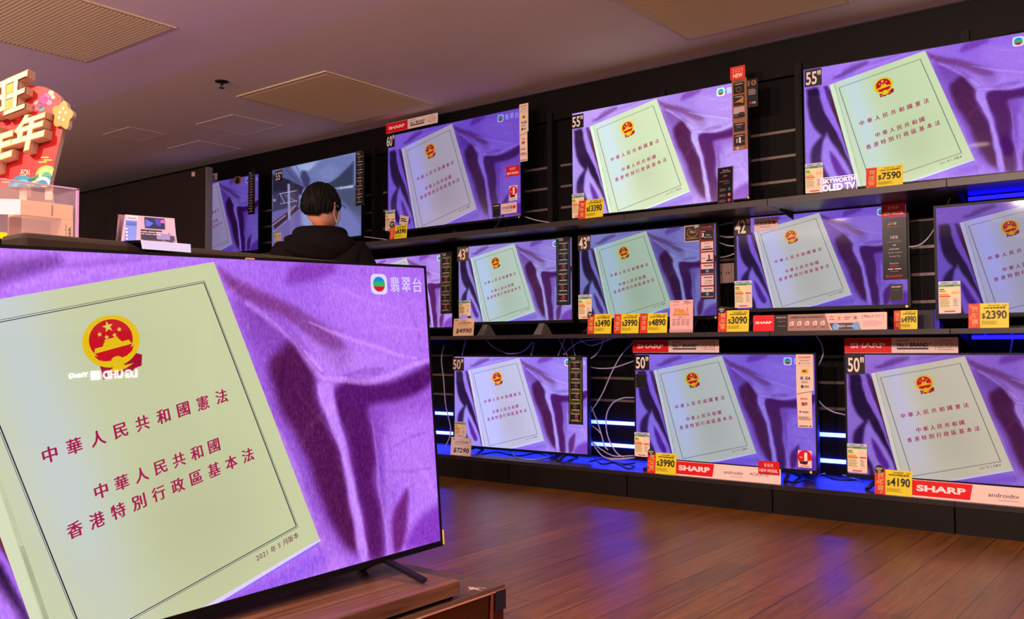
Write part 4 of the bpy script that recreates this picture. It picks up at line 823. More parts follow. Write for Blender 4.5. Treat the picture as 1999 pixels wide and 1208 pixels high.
def c_oled(w, h):
    c = Card(w, h, (40, 36, 48)); T = .012
    for r_ in ((0, 1-T*3, 1, 1), (0, 0, 1, T*3), (0, 0, T, 1), (1-T, 0, 1, 1)): c.rect(*r_, (235, 230, 245), 0)
    c.k += 1; c.text('SKYWORTH', .06, .62, .95, .9, (255, 250, 255), .015); c.text('OLED TV', .05, .1, .95, .54, (255, 250, 255), .03); return c
M['print_lit'] = print_mat('edge_lit_acrylic', .2, .85)
gg = standing(((1602, 344), (1673, 374)), S1, c_oled, name='acrylic_sign', label='small clear sign with lit white OLED TV lettering', cat='sign', lean=.0, m='print_lit', foot=False)
# rework the sign: clear plate with lit letters only
ol = gg[0].children[0]; me = ol.data; bm = bmesh.new(); bm.from_mesh(me); bm.verts.ensure_lookup_table(); bmesh.ops.delete(bm, geom=[v for v in bm.verts[:8]], context='VERTS'); bm.to_mesh(me); bm.free(); ol.name = 'lit_lettering'
m = MB(); m.box((0, .0005, .001), (gg[1], .006, gg[2])); m.build('acrylic_plate', M['acrylic'], gg[0]); m = MB(); m.box((0, -.006, 0), (gg[1], .02, .004)); m.build('base', M['plastic'], gg[0])
# small dark carton behind between the two middle row sets
cb = hitY(1800, 600, 4.92); m = MB(); m.box((cb[0]-.09, 4.90, S2), (cb[0]+.06, 4.98, S2+.10), (26, 18, 34), .002); m.box((cb[0]+.061, 4.90, S2), (cb[0]+.085, 4.98, S2+.102), (40, 20, 190)); m.box((cb[0]-.08, 4.8985, S2+.03), (cb[0]-.03, 4.8995, S2+.08), (90, 70, 84))
root = m.build('carton', M['print']); tag(root, 'small dark carton with a blue end on the middle shelf', 'box')
oc = hitY(1417, 533, 5.10); m = MB(); m.box((oc[0]-.07, 5.10, oc[2]-.06), (oc[0]+.05, 5.128, oc[2]+.06), (186, 158, 148), .003)
root = m.build('socket_plate', M['print']); tag(root, 'beige double power socket on the slatted wall between the two middle sets', 'power socket')
for dx in (-.035, .015):
    m = MB(); m.box((oc[0]+dx-.012, 5.097, oc[2]-.006), (oc[0]+dx-.008, 5.1, oc[2]+.008), (40, 30, 30)); m.box((oc[0]+dx+.004, 5.097, oc[2]-.006), (oc[0]+dx+.008, 5.1, oc[2]+.008), (40, 30, 30)); m.build('socket_hole', M['print'], root)

# ================================================================== SETTING
def struct(name, a, b, m, bev=0):
    q = MB(); q.box(a, b, bev=bev); return tag(q.build(name, M[m]), kind='structure')
struct('floor', (-14, -9.5, -.1), (5, 6, 0), 'floor'); struct('ceiling', (-14, -9.5, CEIL), (5, 6, CEIL+.1), 'ceiling')
M['paint'] = mat('warm_wall_paint', (120, 96, 84), .8)
struct('wall_back', (-14, 5.28, 0), (5, 5.36, CEIL), 'backpanel')
YF = 5.125; FB = 2.446
struct('trim_1', (-13.9, YF, FB), (4.9, YF+.15, CEIL-.002), 'fascia')
q = MB(); q.box((-13.9, YF-.006, CEIL-.012), (4.9, YF+.001, CEIL-.0005)); tag(q.build('trim_2', M['laminate']), kind='structure')
# partition at the left
r = tag(empty('partition_panel', Matrix.Translation((-8.6, 4.6, 0))), 'dark partition panel with a pale metal edge left of the wall of televisions', 'partition')
q = MB(); q.box((-3.3, 0, .0), (1.63, .05, 1.578+.884)); q.build('panel', M['partition'], r)
q = MB(); q.box((1.631, -.002, 0), (1.655, .052, 1.578+.884)); q.build('edge_strip', M['silver'], r)
q = MB(); q.box((1.43, -.012, 2.40), (1.47, -.0005, 2.44), (220, 190, 180), .002); q.build('clip', M['print'], r)

# shelving bays
BX = [-.122-.878*k for k in range(-1, 9)]
NAMES = {0: 'at the far right end, mostly outside the picture', 1: 'holding the right end television of the top row', 2: 'between the 42 inch and the rightmost televisions', 3: 'with the 3490, 3990 and 4890 price tags on its middle shelf', 4: 'with the beige 4990 price card on its middle shelf', 5: 'holding the left part of the 60 inch television', 6: 'just right of the person', 7: 'behind the head of the person', 8: 'at the left end beside the dark partition'}
for k in range(9):
    x1, x0 = BX[k], BX[k+1]
    r = tag(empty('shelving_bay', Matrix.Translation(((x0+x1)/2, 4.9, 0))), 'black slatted shelving bay '+NAMES[k], 'shelving', 'wall shelving bays under the fascia')
    w = (x1-x0)/2; Z = lambda z: z
    q = MB(); q.box((-w, .27, S3), (w, .3, 2.5)); q.build('back_panel', M['backpanel'], r)
    q = MB(); zs = [.234*1.02-.012+.1465*i for i in range(16)]
    for i, z in enumerate(zs):
        if i in (0, 1) : continue
        if abs(z-S2) < .03 or abs(z-S1) < .03: continue
        if z > 2.2 or 0: continue
        q.box((-w+.05, .262, z-.008), (w-.03, .27, z+.008))
    q.build('slat_inserts', M['slat'], r)
    for z in zs[:2]:
        q = MB(); q.box((-w+.05, .255, z-.011), (w-.03, .27, z+.011)); q.build('light_strip', M['led'], r)
    q = MB(); q.box((-w-.02, .20, 0), (-w+.02, .27, 2.5)); q.box((-w-.006, .197, .02), (-w+.006, .2, 2.48)); 
    for z in np.arange(.2, 2.45, .05): q.box((-w-.013, .1955, z), (-w-.007, .2, z+.02)); q.box((-w+.007, .1955, z), (-w+.013, .2, z+.02))
    q.build('upright', M['upright'], r)
    q = MB(); q.box((-w+.002, -.28, S2-.024), (w-.002, .2, S2)); q.build('shelf', M['shelfwood'], r)
    q = MB(); q.box((-w+.002, -.28, S1-.034), (w-.002, .2, S1)); q.build('shelf', M['shelfwood'], r)
    q = MB(); q.box((-w+.004, -.278, .0), (w-.004, -.26, S3-.024)); q.build('base_plinth', M['laminate'], r)
    q = MB(); q.box((-w+.001, -.285, S3-.024), (w-.001, .27, S3)); q.build('base_deck', M['deck'], r)
    for zz in (S1-.034, S2-.024):
        q = MB(); q.add([(-w-.004, .2, zz), (-w-.004, -.10, zz), (-w-.004, -.10, zz-.008), (-w-.004, .2, zz-.055), (-w+.004, .2, zz), (-w+.004, -.10, zz), (-w+.004, -.10, zz-.008), (-w+.004, .2, zz-.055)],
                        [(3, 2, 1, 0), (4, 5, 6, 7), (0, 1, 5, 4), (1, 2, 6, 5), (2, 3, 7, 6), (3, 0, 4, 7)]); q.build('shelf_bracket', M['bracket'], r)
# blue tube lamps under the right shelves, as the photo's glow shows
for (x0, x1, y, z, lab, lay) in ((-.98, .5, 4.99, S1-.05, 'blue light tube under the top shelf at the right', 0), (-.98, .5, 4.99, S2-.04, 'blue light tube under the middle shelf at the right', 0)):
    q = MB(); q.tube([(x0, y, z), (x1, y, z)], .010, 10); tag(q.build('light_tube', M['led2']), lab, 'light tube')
# ceiling grilles
GR = [((-5.246, -4.33), (3.694, 4.68), 'ceiling air grille above the 60 inch television'), ((-5.308, -4.355), (1.491, 2.691), 'ceiling air grille above the festive red sign at the left'), ((-2.311, -1.411), (3.386, 4.586), 'ceiling air grille above the top row at the right')]
gs = (CEIL-HC)/(2.595-HC)
M['grille'] = mat('grille_paint', (206, 180, 146), .55); M['grille_dark'] = mat('duct_dark', (110, 88, 66), .7)
for (xa, xb), (ya, yb), lab in GR:
    xa, xb, ya, yb = [v*gs for v in (xa, xb, ya, yb)]
    r = tag(empty('ceiling_grille', Matrix.Translation(((xa+xb)/2, (ya+yb)/2, CEIL))), lab, 'air grille'); a, b = (xb-xa)/2, (yb-ya)/2
    q = MB(); f = .022
    q.box((-a, -b, -.008), (a, -b+f, 0)); q.box((-a, b-f, -.008), (a, b, 0)); q.box((-a, -b+f, -.008), (-a+f, b-f, 0)); q.box((a-f, -b+f, -.008), (a, b-f, 0)); q.build('frame', M['grille'], r)
    q = MB(); q.box((-a+f, -b+f, -.0015), (a-f, b-f, -.0005)); q.build('backing', M['grille_dark'], r)
    q = MB(); n = int((2*b-2*f)/.0235); 
    for i in range(n):
        y = -b+f+(i+.5)*(2*b-2*f)/n
        q.add([(-a+f, y-.007, -.003), (a-f, y-.007, -.003), (a-f, y+.006, -.0105), (-a+f, y+.006, -.0105), (-a+f, y-.006, -.002), (a-f, y-.006, -.002), (a-f, y+.008, -.0095), (-a+f, y+.008, -.0095)],
              [(0, 1, 2, 3), (7, 6, 5, 4), (3, 2, 6, 7), (0, 4, 5, 1)])
    o = q.build('louvres', M['grille'], r)
# access panels
for (x0, x1, y0, y1, lab) in ((-7.09, -6.62, 4.31, 4.71, 'flush ceiling access panel farthest left, near the fascia'), (-6.15, -5.68, 3.975, 4.41, 'flush ceiling access panel nearest the long air grille'), (-7.02, -6.62, 3.70, 4.0, 'flush ceiling access panel left of the sprinkler')):
    x0, x1, y0, y1 = [v*gs for v in (x0, x1, y0, y1)]
    r = tag(empty('access_panel', Matrix.Translation(((x0+x1)/2, (y0+y1)/2, CEIL))), lab, 'ceiling panel'); a, b = (x1-x0)/2, (y1-y0)/2
    q = MB(); q.box((-a, -b, -.002), (a, b, 0)); q.build('panel', M['ceiling'], r)
    q = MB(); q.box((-a-.003, -b-.005, -.004), (a+.003, -b, 0)); q.box((-a-.003, b, -.003), (a+.003, b+.003, 0)); q.box((-a-.002, -b, -.003), (-a, b, 0)); q.box((a, -b, -.003), (a+.002, b, 0)); q.build('rim', M['rim'], r)
# sprinkler
sp = hitZ(433, 159, CEIL); r = tag(empty('sprinkler_head', Matrix.Translation(tuple(sp))), 'dark sprinkler head hanging from the ceiling', 'sprinkler')
def lathe(prof, n=24):
    q = MB(); vs = []; fs = []
    for (rad, z) in prof:
        for k in range(n): vs.append((rad*math.cos(2*math.pi*k/n), rad*math.sin(2*math.pi*k/n), z))
    for i in range(len(prof)-1):
        for k in range(n): fs.append((i*n+k, i*n+(k+1) % n, (i+1)*n+(k+1) % n, (i+1)*n+k))
    fs.append(tuple(range(n))); fs.append(tuple((len(prof)-1)*n+k for k in reversed(range(n)))); q.add(vs, fs, (200, 200, 200), True); return q
lathe([(.045, 0), (.044, -.004), (.030, -.008), (.014, -.010)]).build('escutcheon', M['sprink'], r)
lathe([(.012, -.010), (.010, -.022), (.006, -.028)]).build('body', M['sprink'], r)
q = MB(); 
for sx in (-1, 1): q.tube([(sx*.010, 0, -.02), (sx*.013, 0, -.032), (sx*.003, 0, -.044)], .0022, 6)
q.build('yoke', M['sprink'], r); lathe([(.019, -.044), (.019, -.046), (.004, -.048)], 12).build('deflector', M['sprink'], r)
# recessed downlights
for i, (x, y) in enumerate(LAMPS):
    r = tag(empty('downlight', Matrix.Translation((x, y, CEIL))), 'round recessed downlight, %s in the %s row of the ceiling' % (('leftmost', 'middle', 'rightmost')[(0 if x < -4 else 1 if x < -1.5 else 2)], {-7.2: 'farthest back', -4.8: 'second farthest back', -2.4: 'near back'}.get(y, 'front')) if y < 0 else 'round recessed downlight above the frame, '+{1.1: 'over the large television', 2.8: 'over the open floor', .6: 'left of the large television', .9: 'far at the left'}[y], 'downlight', 'ceiling downlights')
    lathe([(.105, 0), (.105, -.004), (.09, -.005), (.085, -.001)], 24).build('trim_ring', M['white_edge'], r)
    lathe([(.084, -.0012), (.02, -.0018)], 20).build('lens', M['lens'], r)

# housings for the unseen fill spotlights, added to brighten cards and sets
for ((p, q), lab) in zip(FILL_SPOTS, ('right of the camera', 'behind the camera', 'behind the camera to its left', 'farther left behind the camera', 'high over the large television, above the frame')):
    r = tag(empty('fill_spot_housing', Matrix.Translation(p)@(Vector(q)-Vector(p)).to_track_quat('-Z', 'Y').to_matrix().to_4x4()), 'added black fill spotlight '+lab, 'spotlight', 'added fill spotlights')
    lathe([(.060, .006), (.068, -.02), (.070, -.02), (.070, .10), (.05, .13), (.01, .135)], 20).build('housing', M['plastic'], r)
    q_ = MB(); b_ = r.matrix_world.inverted()@Vector((p[0], p[1], CEIL)); q_.tube([(0, 0, .13), b_[:]], .008, 8); q_.build('stem', M['plastic'], r)
# stands for the fill uplights, added to brighten the ceiling, all outside the frame
for (x, y, pw), lab in zip(FILL_UP, ('right of the camera', 'just behind the camera', 'behind the camera to its left', 'at the far left', 'far behind the camera on the right', 'far behind the camera on the left')):
    r = tag(empty('fill_uplight_stand', Matrix.Translation((x, y, 0))), 'added fill uplight trough '+lab, 'floor lamp', 'added fill uplights')
    z_ = 1.25
    q = MB(); q.box((-.74, -.07, z_), (.74, .07, z_+.01)); q.box((-.74, -.07, z_+.01), (.74, -.062, z_+.05)); q.box((-.74, .062, z_+.01), (.74, .07, z_+.05)); q.box((-.74, -.062, z_+.01), (-.73, .062, z_+.05)); q.box((.73, -.062, z_+.01), (.74, .062, z_+.05)); q.build('trough', M['plastic'], r)
    q = MB(); q.tube([(0, 0, .02), (0, 0, z_)], .015, 10); q.build('pole', M['silver'], r); q = MB(); q.box((-.2, -.15, 0), (.2, .15, .02), bev=.004); q.build('base', M['plastic'], r)

# ================================================================== LEFT FOREGROUND
PZ = .193; PT = .243
r = tag(empty('display_platform', Matrix.Translation((-2.2, 1.0, 0))), 'low walnut platform with a glossy red-brown side under the large front television', 'platform')
q = MB(); q.box((-.1, -1.6, PZ-.012), (.537, 1.095, PZ), bev=.001); q.build('top', M['plat'], r)
q = MB(); q.box((-.09, -1.59, 0), (.535, 1.09, PZ-.012)); q.build('cabinet', M['redgloss'], r)
q = MB()
q.add([(.5375, .70, PZ-.011), (.5375, 1.096, PZ-.011), (.5385, 1.096, PZ-.016), (.5385, .70, PZ-.016)], [(0, 1, 2, 3)], (176, 120, 100))
q.add([(.539, 1.02, .06), (.539, 1.035, .06), (.539, 1.04, PZ-.014), (.539, 1.028, PZ-.014)], [(0, 1, 2, 3)], (120, 60, 36)); q.build('worn_edge', M['print'], r)
q = MB(); q.box((.5372, 1.05, PZ-.07), (.5390, 1.097, PZ-.013), (30, 32, 40)); q.build('corner_tape', M['print_gloss'], r)
r = tag(empty('display_board', Matrix.Translation((-1.95, .9, PZ))), 'thick walnut board lying on the low platform under the large television', 'board')
q = MB(); q.box((-.33, -1.2, .012), (.285, 1.0, PT-PZ), bev=.002); q.build('top_board', M['plank'], r)
q = MB(); q.box((-.32, -1.19, 0), (.270, .985, .012)); q.build('recessed_base', M['laminate'], r)
# fluff and crumbs on the platform
fp = hitZ(925, 1150, PZ+.002)
q = MB()
rr = random.Random(9)
for k in range(10):
    p0 = Vector((fp[0], fp[1], PZ+.002)); q.tube([(p0+Vector((rr.gauss(0, .008), rr.gauss(0, .008), abs(rr.gauss(0, .003)))))[:] for _ in range(3)], .0008, 5, (220, 190, 180))
q.tube([(fp[0], fp[1], PZ+.003), (fp[0]+.005, fp[1]+.02, PZ+.002), (fp[0]+.02, fp[1]+.03, PZ+.002)], .0006, 5, (200, 170, 160)); tag(q.build('lint_tuft', M['print']), 'small tuft of white lint on the corner of the low platform', 'lint')

# the set standing back to back behind the large one: only its rear shell top shows
r = tag(empty('television', Matrix.Translation((-2.02, 1.335, PT))), 'brown-grey rear of a second television standing back to back behind the large one', 'television')
q = MB(); q.box((-.045, -.475, .1), (.06, .475, 1.127-PT), bev=.012); q.build('rear_shell', M['rear'], r)
q = MB(); q.box((-.052, -.70, .07), (-.0455, .50, 1.12-PT)); q.build('bezel', M['bezel'], r)
for s in (-1, 1):
    q = MB(); q.bar((-.04, s*.35, .1), (-.12, s*.37, .006), .02, .012); q.bar((-.03, s*.35, .1), (.03, s*.37, .006), .02, .012); q.build('stand_leg', M['black_metal'], r)
# folded leaflet card
L0 = hitX(247, 475, -1.935); L1 = hitX(350, 493, -1.935)
cz = 1.1285; yA, yB = 1.085, 1.225
r = tag(empty('leaflet_card', Matrix.Translation((-1.985, (yA+yB)/2, cz))), 'folded lilac card with a blue television picture propped on the rear television', 'leaflet')
wv = .128; hv = .066
c = Card(wv, hv, (176, 148, 172), outline=[(.97, 1.0), (.09, 1.0), (.03, .35), (0, .0), (1.0, .0), (.98, .35)])
c.poly([(.05, .02), (.26, .02), (.30, .98), (.12, .98)], (96, 120, 200)); c.rect(.11, .8, .31, .97, (226, 196, 200)); c.text('PHILIPS', .13, .84, .29, .91, (40, 50, 130), .02); c.rect(.1, .62, .28, .74, (70, 90, 180))
for i in range(4): c.disc(.1, .47-i*.125, .02, (206, 190, 220), 12)
c.rect(.42, .56, .78, .95, (20, 24, 70)); c.poly([(.44, .88), (.58, .74), (.5, .6), (.43, .6)], (60, 90, 200)); c.poly([(.6, .9), (.74, .92), (.7, .62), (.62, .7)], (50, 50, 170)); c.poly([(.7, .78), (.77, .76), (.77, .9), (.72, .88)], (190, 90, 150))
c.rect(.34, .1, .72, .48, (40, 36, 60)); c.rect(.62, .14, .86, .42, (120, 116, 160)); c.text('Louder, clearer, deeper sound', .34, .36, .82, .42, (236, 220, 210), .02); c.text('with wireless subwoofer', .34, .29, .7, .34, (226, 210, 200)); c.rect(.86, .12, .94, .3, (60, 50, 90)); c.poly([(.74, .12), (.9, .04), (.92, .07), (.78, .15)], (50, 40, 70))
o = c.build('front_panel', M['print'], r); o.matrix_basis = Matrix.Translation((0, -wv/2, 0))@Matrix.Rotation(math.radians(76), 4, 'Z')@Matrix.Rotation(math.radians(-12), 4, 'X')
q = MB(); dk = (186, 150, 168)
q.add([(-.018, -wv/2-.004, 0), (-.05, -wv/2+.03, 0), (-.026, -wv/2+.012, hv*.9)], [(0, 1, 2)], dk); q.add([(.008, wv/2-.004, 0), (.002, wv/2+.02, 0), (-.01, wv/2-.006, hv*.5)], [(0, 1, 2)], dk)
q.add([(-.022, -wv/2+.004, hv*.98), (.006, wv/2-.012, hv*.98), (-.03, wv/2, 0), (-.06, -wv/2+.02, 0)], [(0, 1, 2, 3)], dk); q.build('back_flap', M['print'], r)
q = MB(); q.add([(-.004, -wv/2, .001), (.032, wv/2-.008, .001), (.082, wv/2-.002, -.002), (.074, -wv/2+.005, -.002), (.084, wv/2-.002, -.022), (.076, -wv/2+.008, -.022)], [(0, 3, 2, 1), (3, 5, 4, 2)], (178, 190, 236)); q.build('white_flap', M['print'], r)

# counter behind with the acrylic case, carton and festive sign
CZ = 1.115
r = tag(empty('display_counter', Matrix.Translation((-2.75, .55, 0))), 'display counter carrying the acrylic case behind the large television', 'counter')
q = MB(); q.box((-.35, -.65, 0), (.43, .72, CZ-.02)); q.build('cabinet', M['laminate'], r); q = MB(); q.box((-.36, -.66, CZ-.02), (.44, .73, CZ), bev=.002); q.build('top', M['white_edge'], r)
XA = -2.38
c0 = hitX(154, 371, XA); zt = c0[2]; ye = c0[1]
r = tag(empty('acrylic_case', Matrix.Translation((XA, ye, CZ))), 'clear acrylic display case with a lilac edge at the left behind the large television', 'display case')
hh = zt-CZ; t = .003
q = MB(); q.box((-t, -.5, 0), (0, 0, hh)); q.box((-.30, -t, 0), (-t, 0, hh-.001)); q.box((-.30, -.5, 0), (-.3+t, -t, hh-.001)); q.box((-.30, -.5, 0), (-t, -.5+t, hh-.001)); q.build('pane', M['acrylic'], r)
q = MB(); q.box((-.30, -.5, hh), (0, 0, hh+t)); q.build('lid', M['acrylic'], r)
q = MB(); q.box((-.004, -.006, 0), (.001, .0005, hh+t)); q.box((-.004, -.5, hh), (.001, 0, hh+t+.001)); q.build('edge_strip', M['glassedge'], r)
q = MB(); q.box((-.10, -.30, hh-.034), (-.094, -.02, hh-.002)) ; q.box((-.03, -.128, hh-.03), (-.02, -.114, hh-.002)); q.build('hanger', M['acrylic_w'], r)
# carton with a window inside the case
XB = XA-.012
k0 = hitX(141, 401, XB); k1 = hitX(40, 400, XB); k2 = hitX(145, 430, XB)
yb1 = k0[1]+.003; yb0 = k1[1]; zt2 = k0[2]; zf = k2[2]
r = tag(empty('charger_box', Matrix.Translation((XB, yb1, CZ))), 'beige charger carton with a clear window inside the acrylic case', 'box')
bh = zt2-CZ; bw = yb1-yb0; fh = zf-CZ
q = MB(); q.box((-.07, -bw, fh), (0, 0, bh), (214, 178, 138), .001); q.box((-.07, -.030, 0), (0, 0, fh), (214, 178, 138)); q.box((-.07, -bw, 0), (-.064, -.03, fh), (150, 112, 84)); q.box((-.07, -bw, 0), (0, -.03, .012), (214, 178, 138))
q.add([(-.0, -bw, fh), (-.0, -bw, bh), (-.05, -bw-.12, bh-.004), (-.05, -bw-.12, fh-.006)], [(0, 1, 2, 3)], (236, 224, 240)); q.build('carton', M['print'], r)
q = MB(); q.box((-.002, -bw+.004, .012), (-.001, -.03, fh)); q.build('window_film', M['acrylic_w'], r)
def wall_text(mb, s, y0, y1, z0, z1, col, bold=0, vertical=False):
    v, fs, _ = glyph(s, bold)
    if vertical: pts = [(.0008, y0+(y1-y0)*(1-q[1]), z0+(z1-z0)*q[0]) for q in v]
    else: pts = [(.0008, y0+(y1-y0)*q[0], z0+(z1-z0)*q[1]) for q in v]
    mb.add(pts, fs, col)
q = MB(); wall_text(q, 'Verbatim', -.0585, -.0535, fh+.010, bh-.006, (60, 50, 80), .02, True); q.add([(.0008, -.0585, fh+.006), (.0008, -.0535, fh+.006), (.0008, -.0535, fh+.0095), (.0008, -.0585, fh+.0095)], [(0, 1, 2, 3)], (200, 30, 40))
wall_text(q, 'MagSafe', -.0215, -.016, .005, fh-.012, (80, 60, 50), 0, True); wall_text(q, 'CHARGER', -.0125, -.006, -.0+.002, fh-.018, (30, 24, 24), .03, True); q.build('lettering', M['print'], r)
# yellow tag at the far left
y0_ = hitX(0, 460, XA+.03); y1_ = hitX(14, 460, XA+.03)
zt_ = hitX(8, 454, XA+.03)[2]; q = Card(.07, zt_-CZ+.0, (246, 220, 20)); q.text('Verbatim充電', .3, .6, .94, .75, (60, 50, 20), .01)
o = q.build('price_tag', M['print']); o.matrix_world = Matrix.Translation((XA+.03, y1_[1]-.07, CZ+.0005))@Matrix.Rotation(math.radians(90), 4, 'Z'); tag(o, 'plain yellow tag at the left edge below the acrylic case', 'price tag')
# festive sign
SP = hitX(95, 366, -2.50); a45 = math.radians(38)
SN = np.array([math.sin(a45), -math.cos(a45), 0]); SR = np.array([math.cos(a45), math.sin(a45), 0])
def sl(x, y): q = hit(x, y, SP, SN)-SP; return (float(q@SR), float(q[2]))
base = zt+.004
r = tag(empty('festive_sign', Matrix(((SR[0], -SN[0], 0, SP[0]), (SR[1], -SN[1], 0, SP[1]), (0, 0, 1, SP[2]), (0, 0, 0, 1)))), 'red new year sign with raised golden characters at the left edge', 'sign')
def slab(pts, y0, y1, colf, cols, name, par, m='print', fan=False):
    q = MB(); n = len(pts)
    q.add([(x, y0, z) for x, z in pts], [tuple(range(n))], colf); q.add([(x, y0, z) for x, z in pts]+[(x, y1, z) for x, z in pts], [(i, i+n, (i+1) % n+n, (i+1) % n) for i in range(n)], cols); q.add([(x, y1, z) for x, z in pts], [tuple(reversed(range(n)))], cols)
    return q
outl = [(-60, 230), (0, 188), (30, 172), (60, 166), (88, 170), (105, 178), (117, 188), (119, 194), (110, 225), (122, 255), (95, 363), (-40, 366), (-70, 300)]
q = slab([sl(*p_) for p_ in outl], 0, .02, (176, 16, 12), (200, 168, 146), 'board', r)
def dec(pts, col, lay): q.add([(sl(*p_)[0], -.0006*lay, sl(*p_)[1]) for p_ in pts], [tuple(range(len(pts)))], col)
dec([(92, 176), (105, 182), (115, 190), (104, 228), (99, 226)], (176, 16, 12), 1)
for (x, y, rd, col) in ((84, 196, 10, (190, 30, 120)), (92, 188, 7, (206, 70, 150)), (78, 206, 7, (160, 30, 110)), (96, 200, 6, (206, 120, 160)), (72, 200, 6, (170, 150, 140)), (100, 182, 6, (190, 170, 130)), (70, 214, 5, (190, 110, 120)), (82, 212, 6, (40, 130, 130)), (104, 190, 4, (200, 180, 150)), (42, 250, 6, (60, 140, 150)), (27, 262, 9, (226, 80, 60)), (35, 228, 8, (214, 60, 50))):
    dec([(x+rd*math.cos(k*math.pi/6), y+rd*.9*math.sin(k*math.pi/6)) for k in range(12)], col, 2)
for (cx, cy, R0, cols) in ((45, 372, 30, ((30, 120, 150), (70, 160, 180), (20, 100, 130))), (74, 372, 28, ((60, 140, 60), (190, 200, 110), (40, 120, 130))), (84, 362, 24, ((30, 130, 150), (150, 200, 200), (30, 110, 140))), (92, 345, 22, ((120, 170, 70), (200, 200, 120), (60, 140, 110)))):
    for i, cc in enumerate(cols):
        R1 = R0*(1-i*.28); pts = [(cx+R1*math.cos(math.radians(t_)), min(cy-R1*math.sin(math.radians(t_)), 365)) for t_ in range(0, 181, 15)]
        pts = [(min(x_, 96+(365-y_)*.28), y_) for x_, y_ in pts]; dec(pts, cc, 3+i)
for x, y in ((88, 308), (94, 313), (84, 317), (6, 350), (12, 356)): dec([(x-8, y-2), (x+8, y-2), (x+8, y+1), (x-8, y+1)], (220, 170, 70), 3)
v, fs, _ = glyph('ÆON', 0); a, b = sl(40, 343), sl(59, 331); q.add([(a[0]+(b[0]-a[0])*t_[0], -.003, a[1]+(b[1]-a[1])*t_[1]+.0) for t_ in v], fs, (235, 200, 180)); q.build('board', M['print'], r)
fl = []
for k in range(40):
    t_ = 2*math.pi*k/40; rad = 1+.16*math.cos(5*t_+.6); fl.append((126+20*rad*math.cos(t_)*.92, 227+25*rad*math.sin(t_)))
q = slab([sl(*p_) for p_ in fl], -.012, .006, (196, 126, 16), (206, 186, 178), 'f', r)
for x, y in ((122, 222), (128, 214), (133, 222), (128, 236), (120, 232)): dec([(x+2.4*math.cos(k*math.pi/4), y+3*math.sin(k*math.pi/4)) for k in range(8)], (240, 224, 190), 22)
q.build('flower', M['print'], r)
def big_char(ch, corners, lay=0):
    """corners: photo px of the character's TL,TR,BR,BL"""
    Hc = homog([(0, 1), (1, 1), (1, 0), (0, 0)], [sl(*c_) for c_ in corners])
    q = MB()
    kb = .72 if ch == '旺' else 1.0
    for bold, y0, y1, cf, cs in ((.062, -.030-lay*.006, -.0006, (150, 20, 30), (200, 170, 146)), (.046, -.032-lay*.006, -.030-lay*.006, (190, 150, 56), (190, 150, 56)), (.026, -.033-lay*.006, -.032-lay*.006, (232, 208, 160), (220, 190, 130))):
        c = bpy.data.curves.new('c', 'FONT'); c.body = ch; c.resolution_u = 3; c.offset = bold; c.extrude = .5; c.offset = bold*kb
        o = bpy.data.objects.new('c', c); COL.objects.link(o); bpy.context.view_layer.update()
        me = bpy.data.meshes.new_from_object(o.evaluated_get(bpy.context.evaluated_depsgraph_get()))
        vs = [tuple(v_.co) for v_ in me.vertices]; lo = (.02, -.12); hi = (.98, .86)
        P = []
        for x_, y_, z_ in vs:
            g_ = hap(Hc, (x_-lo[0])/(hi[0]-lo[0]), (y_-lo[1])/(hi[1]-lo[1])); P.append((g_[0], y0 if z_ > 0 else y1, g_[1]))
        fr = [tuple(p_.vertices) for p_ in me.polygons if all(vs[i_][2] > 0 for i_ in p_.vertices)]; sd = [tuple(p_.vertices) for p_ in me.polygons if not all(vs[i_][2] > 0 for i_ in p_.vertices)]
        q.add(P, fr, cf); q.add(P, sd, cs)
        bpy.data.objects.remove(o); bpy.data.curves.remove(c)
    o = q.build('raised_character', M['sign_lit'], r); return o
M['sign_lit'] = print_mat('raised_character', .45)
big_char('旺', [(2, 168), (70, 138), (62, 222), (4, 244)], 1); big_char('年', [(50, 238), (106, 218), (96, 292), (32, 308)], 1); big_char('年', [(-16, 268), (42, 250), (32, 330), (-30, 350)], 0)
big_char('大', [(-62, 208), (8, 200), (10, 262), (-60, 272)], 0)
q = MB(); q.box((-.02, .02, -.03), (.0, .026, .10)); q.box((-.09, .02, -.03), (-.07, .026, .10)); q.build('prop', M['white_edge'], r)

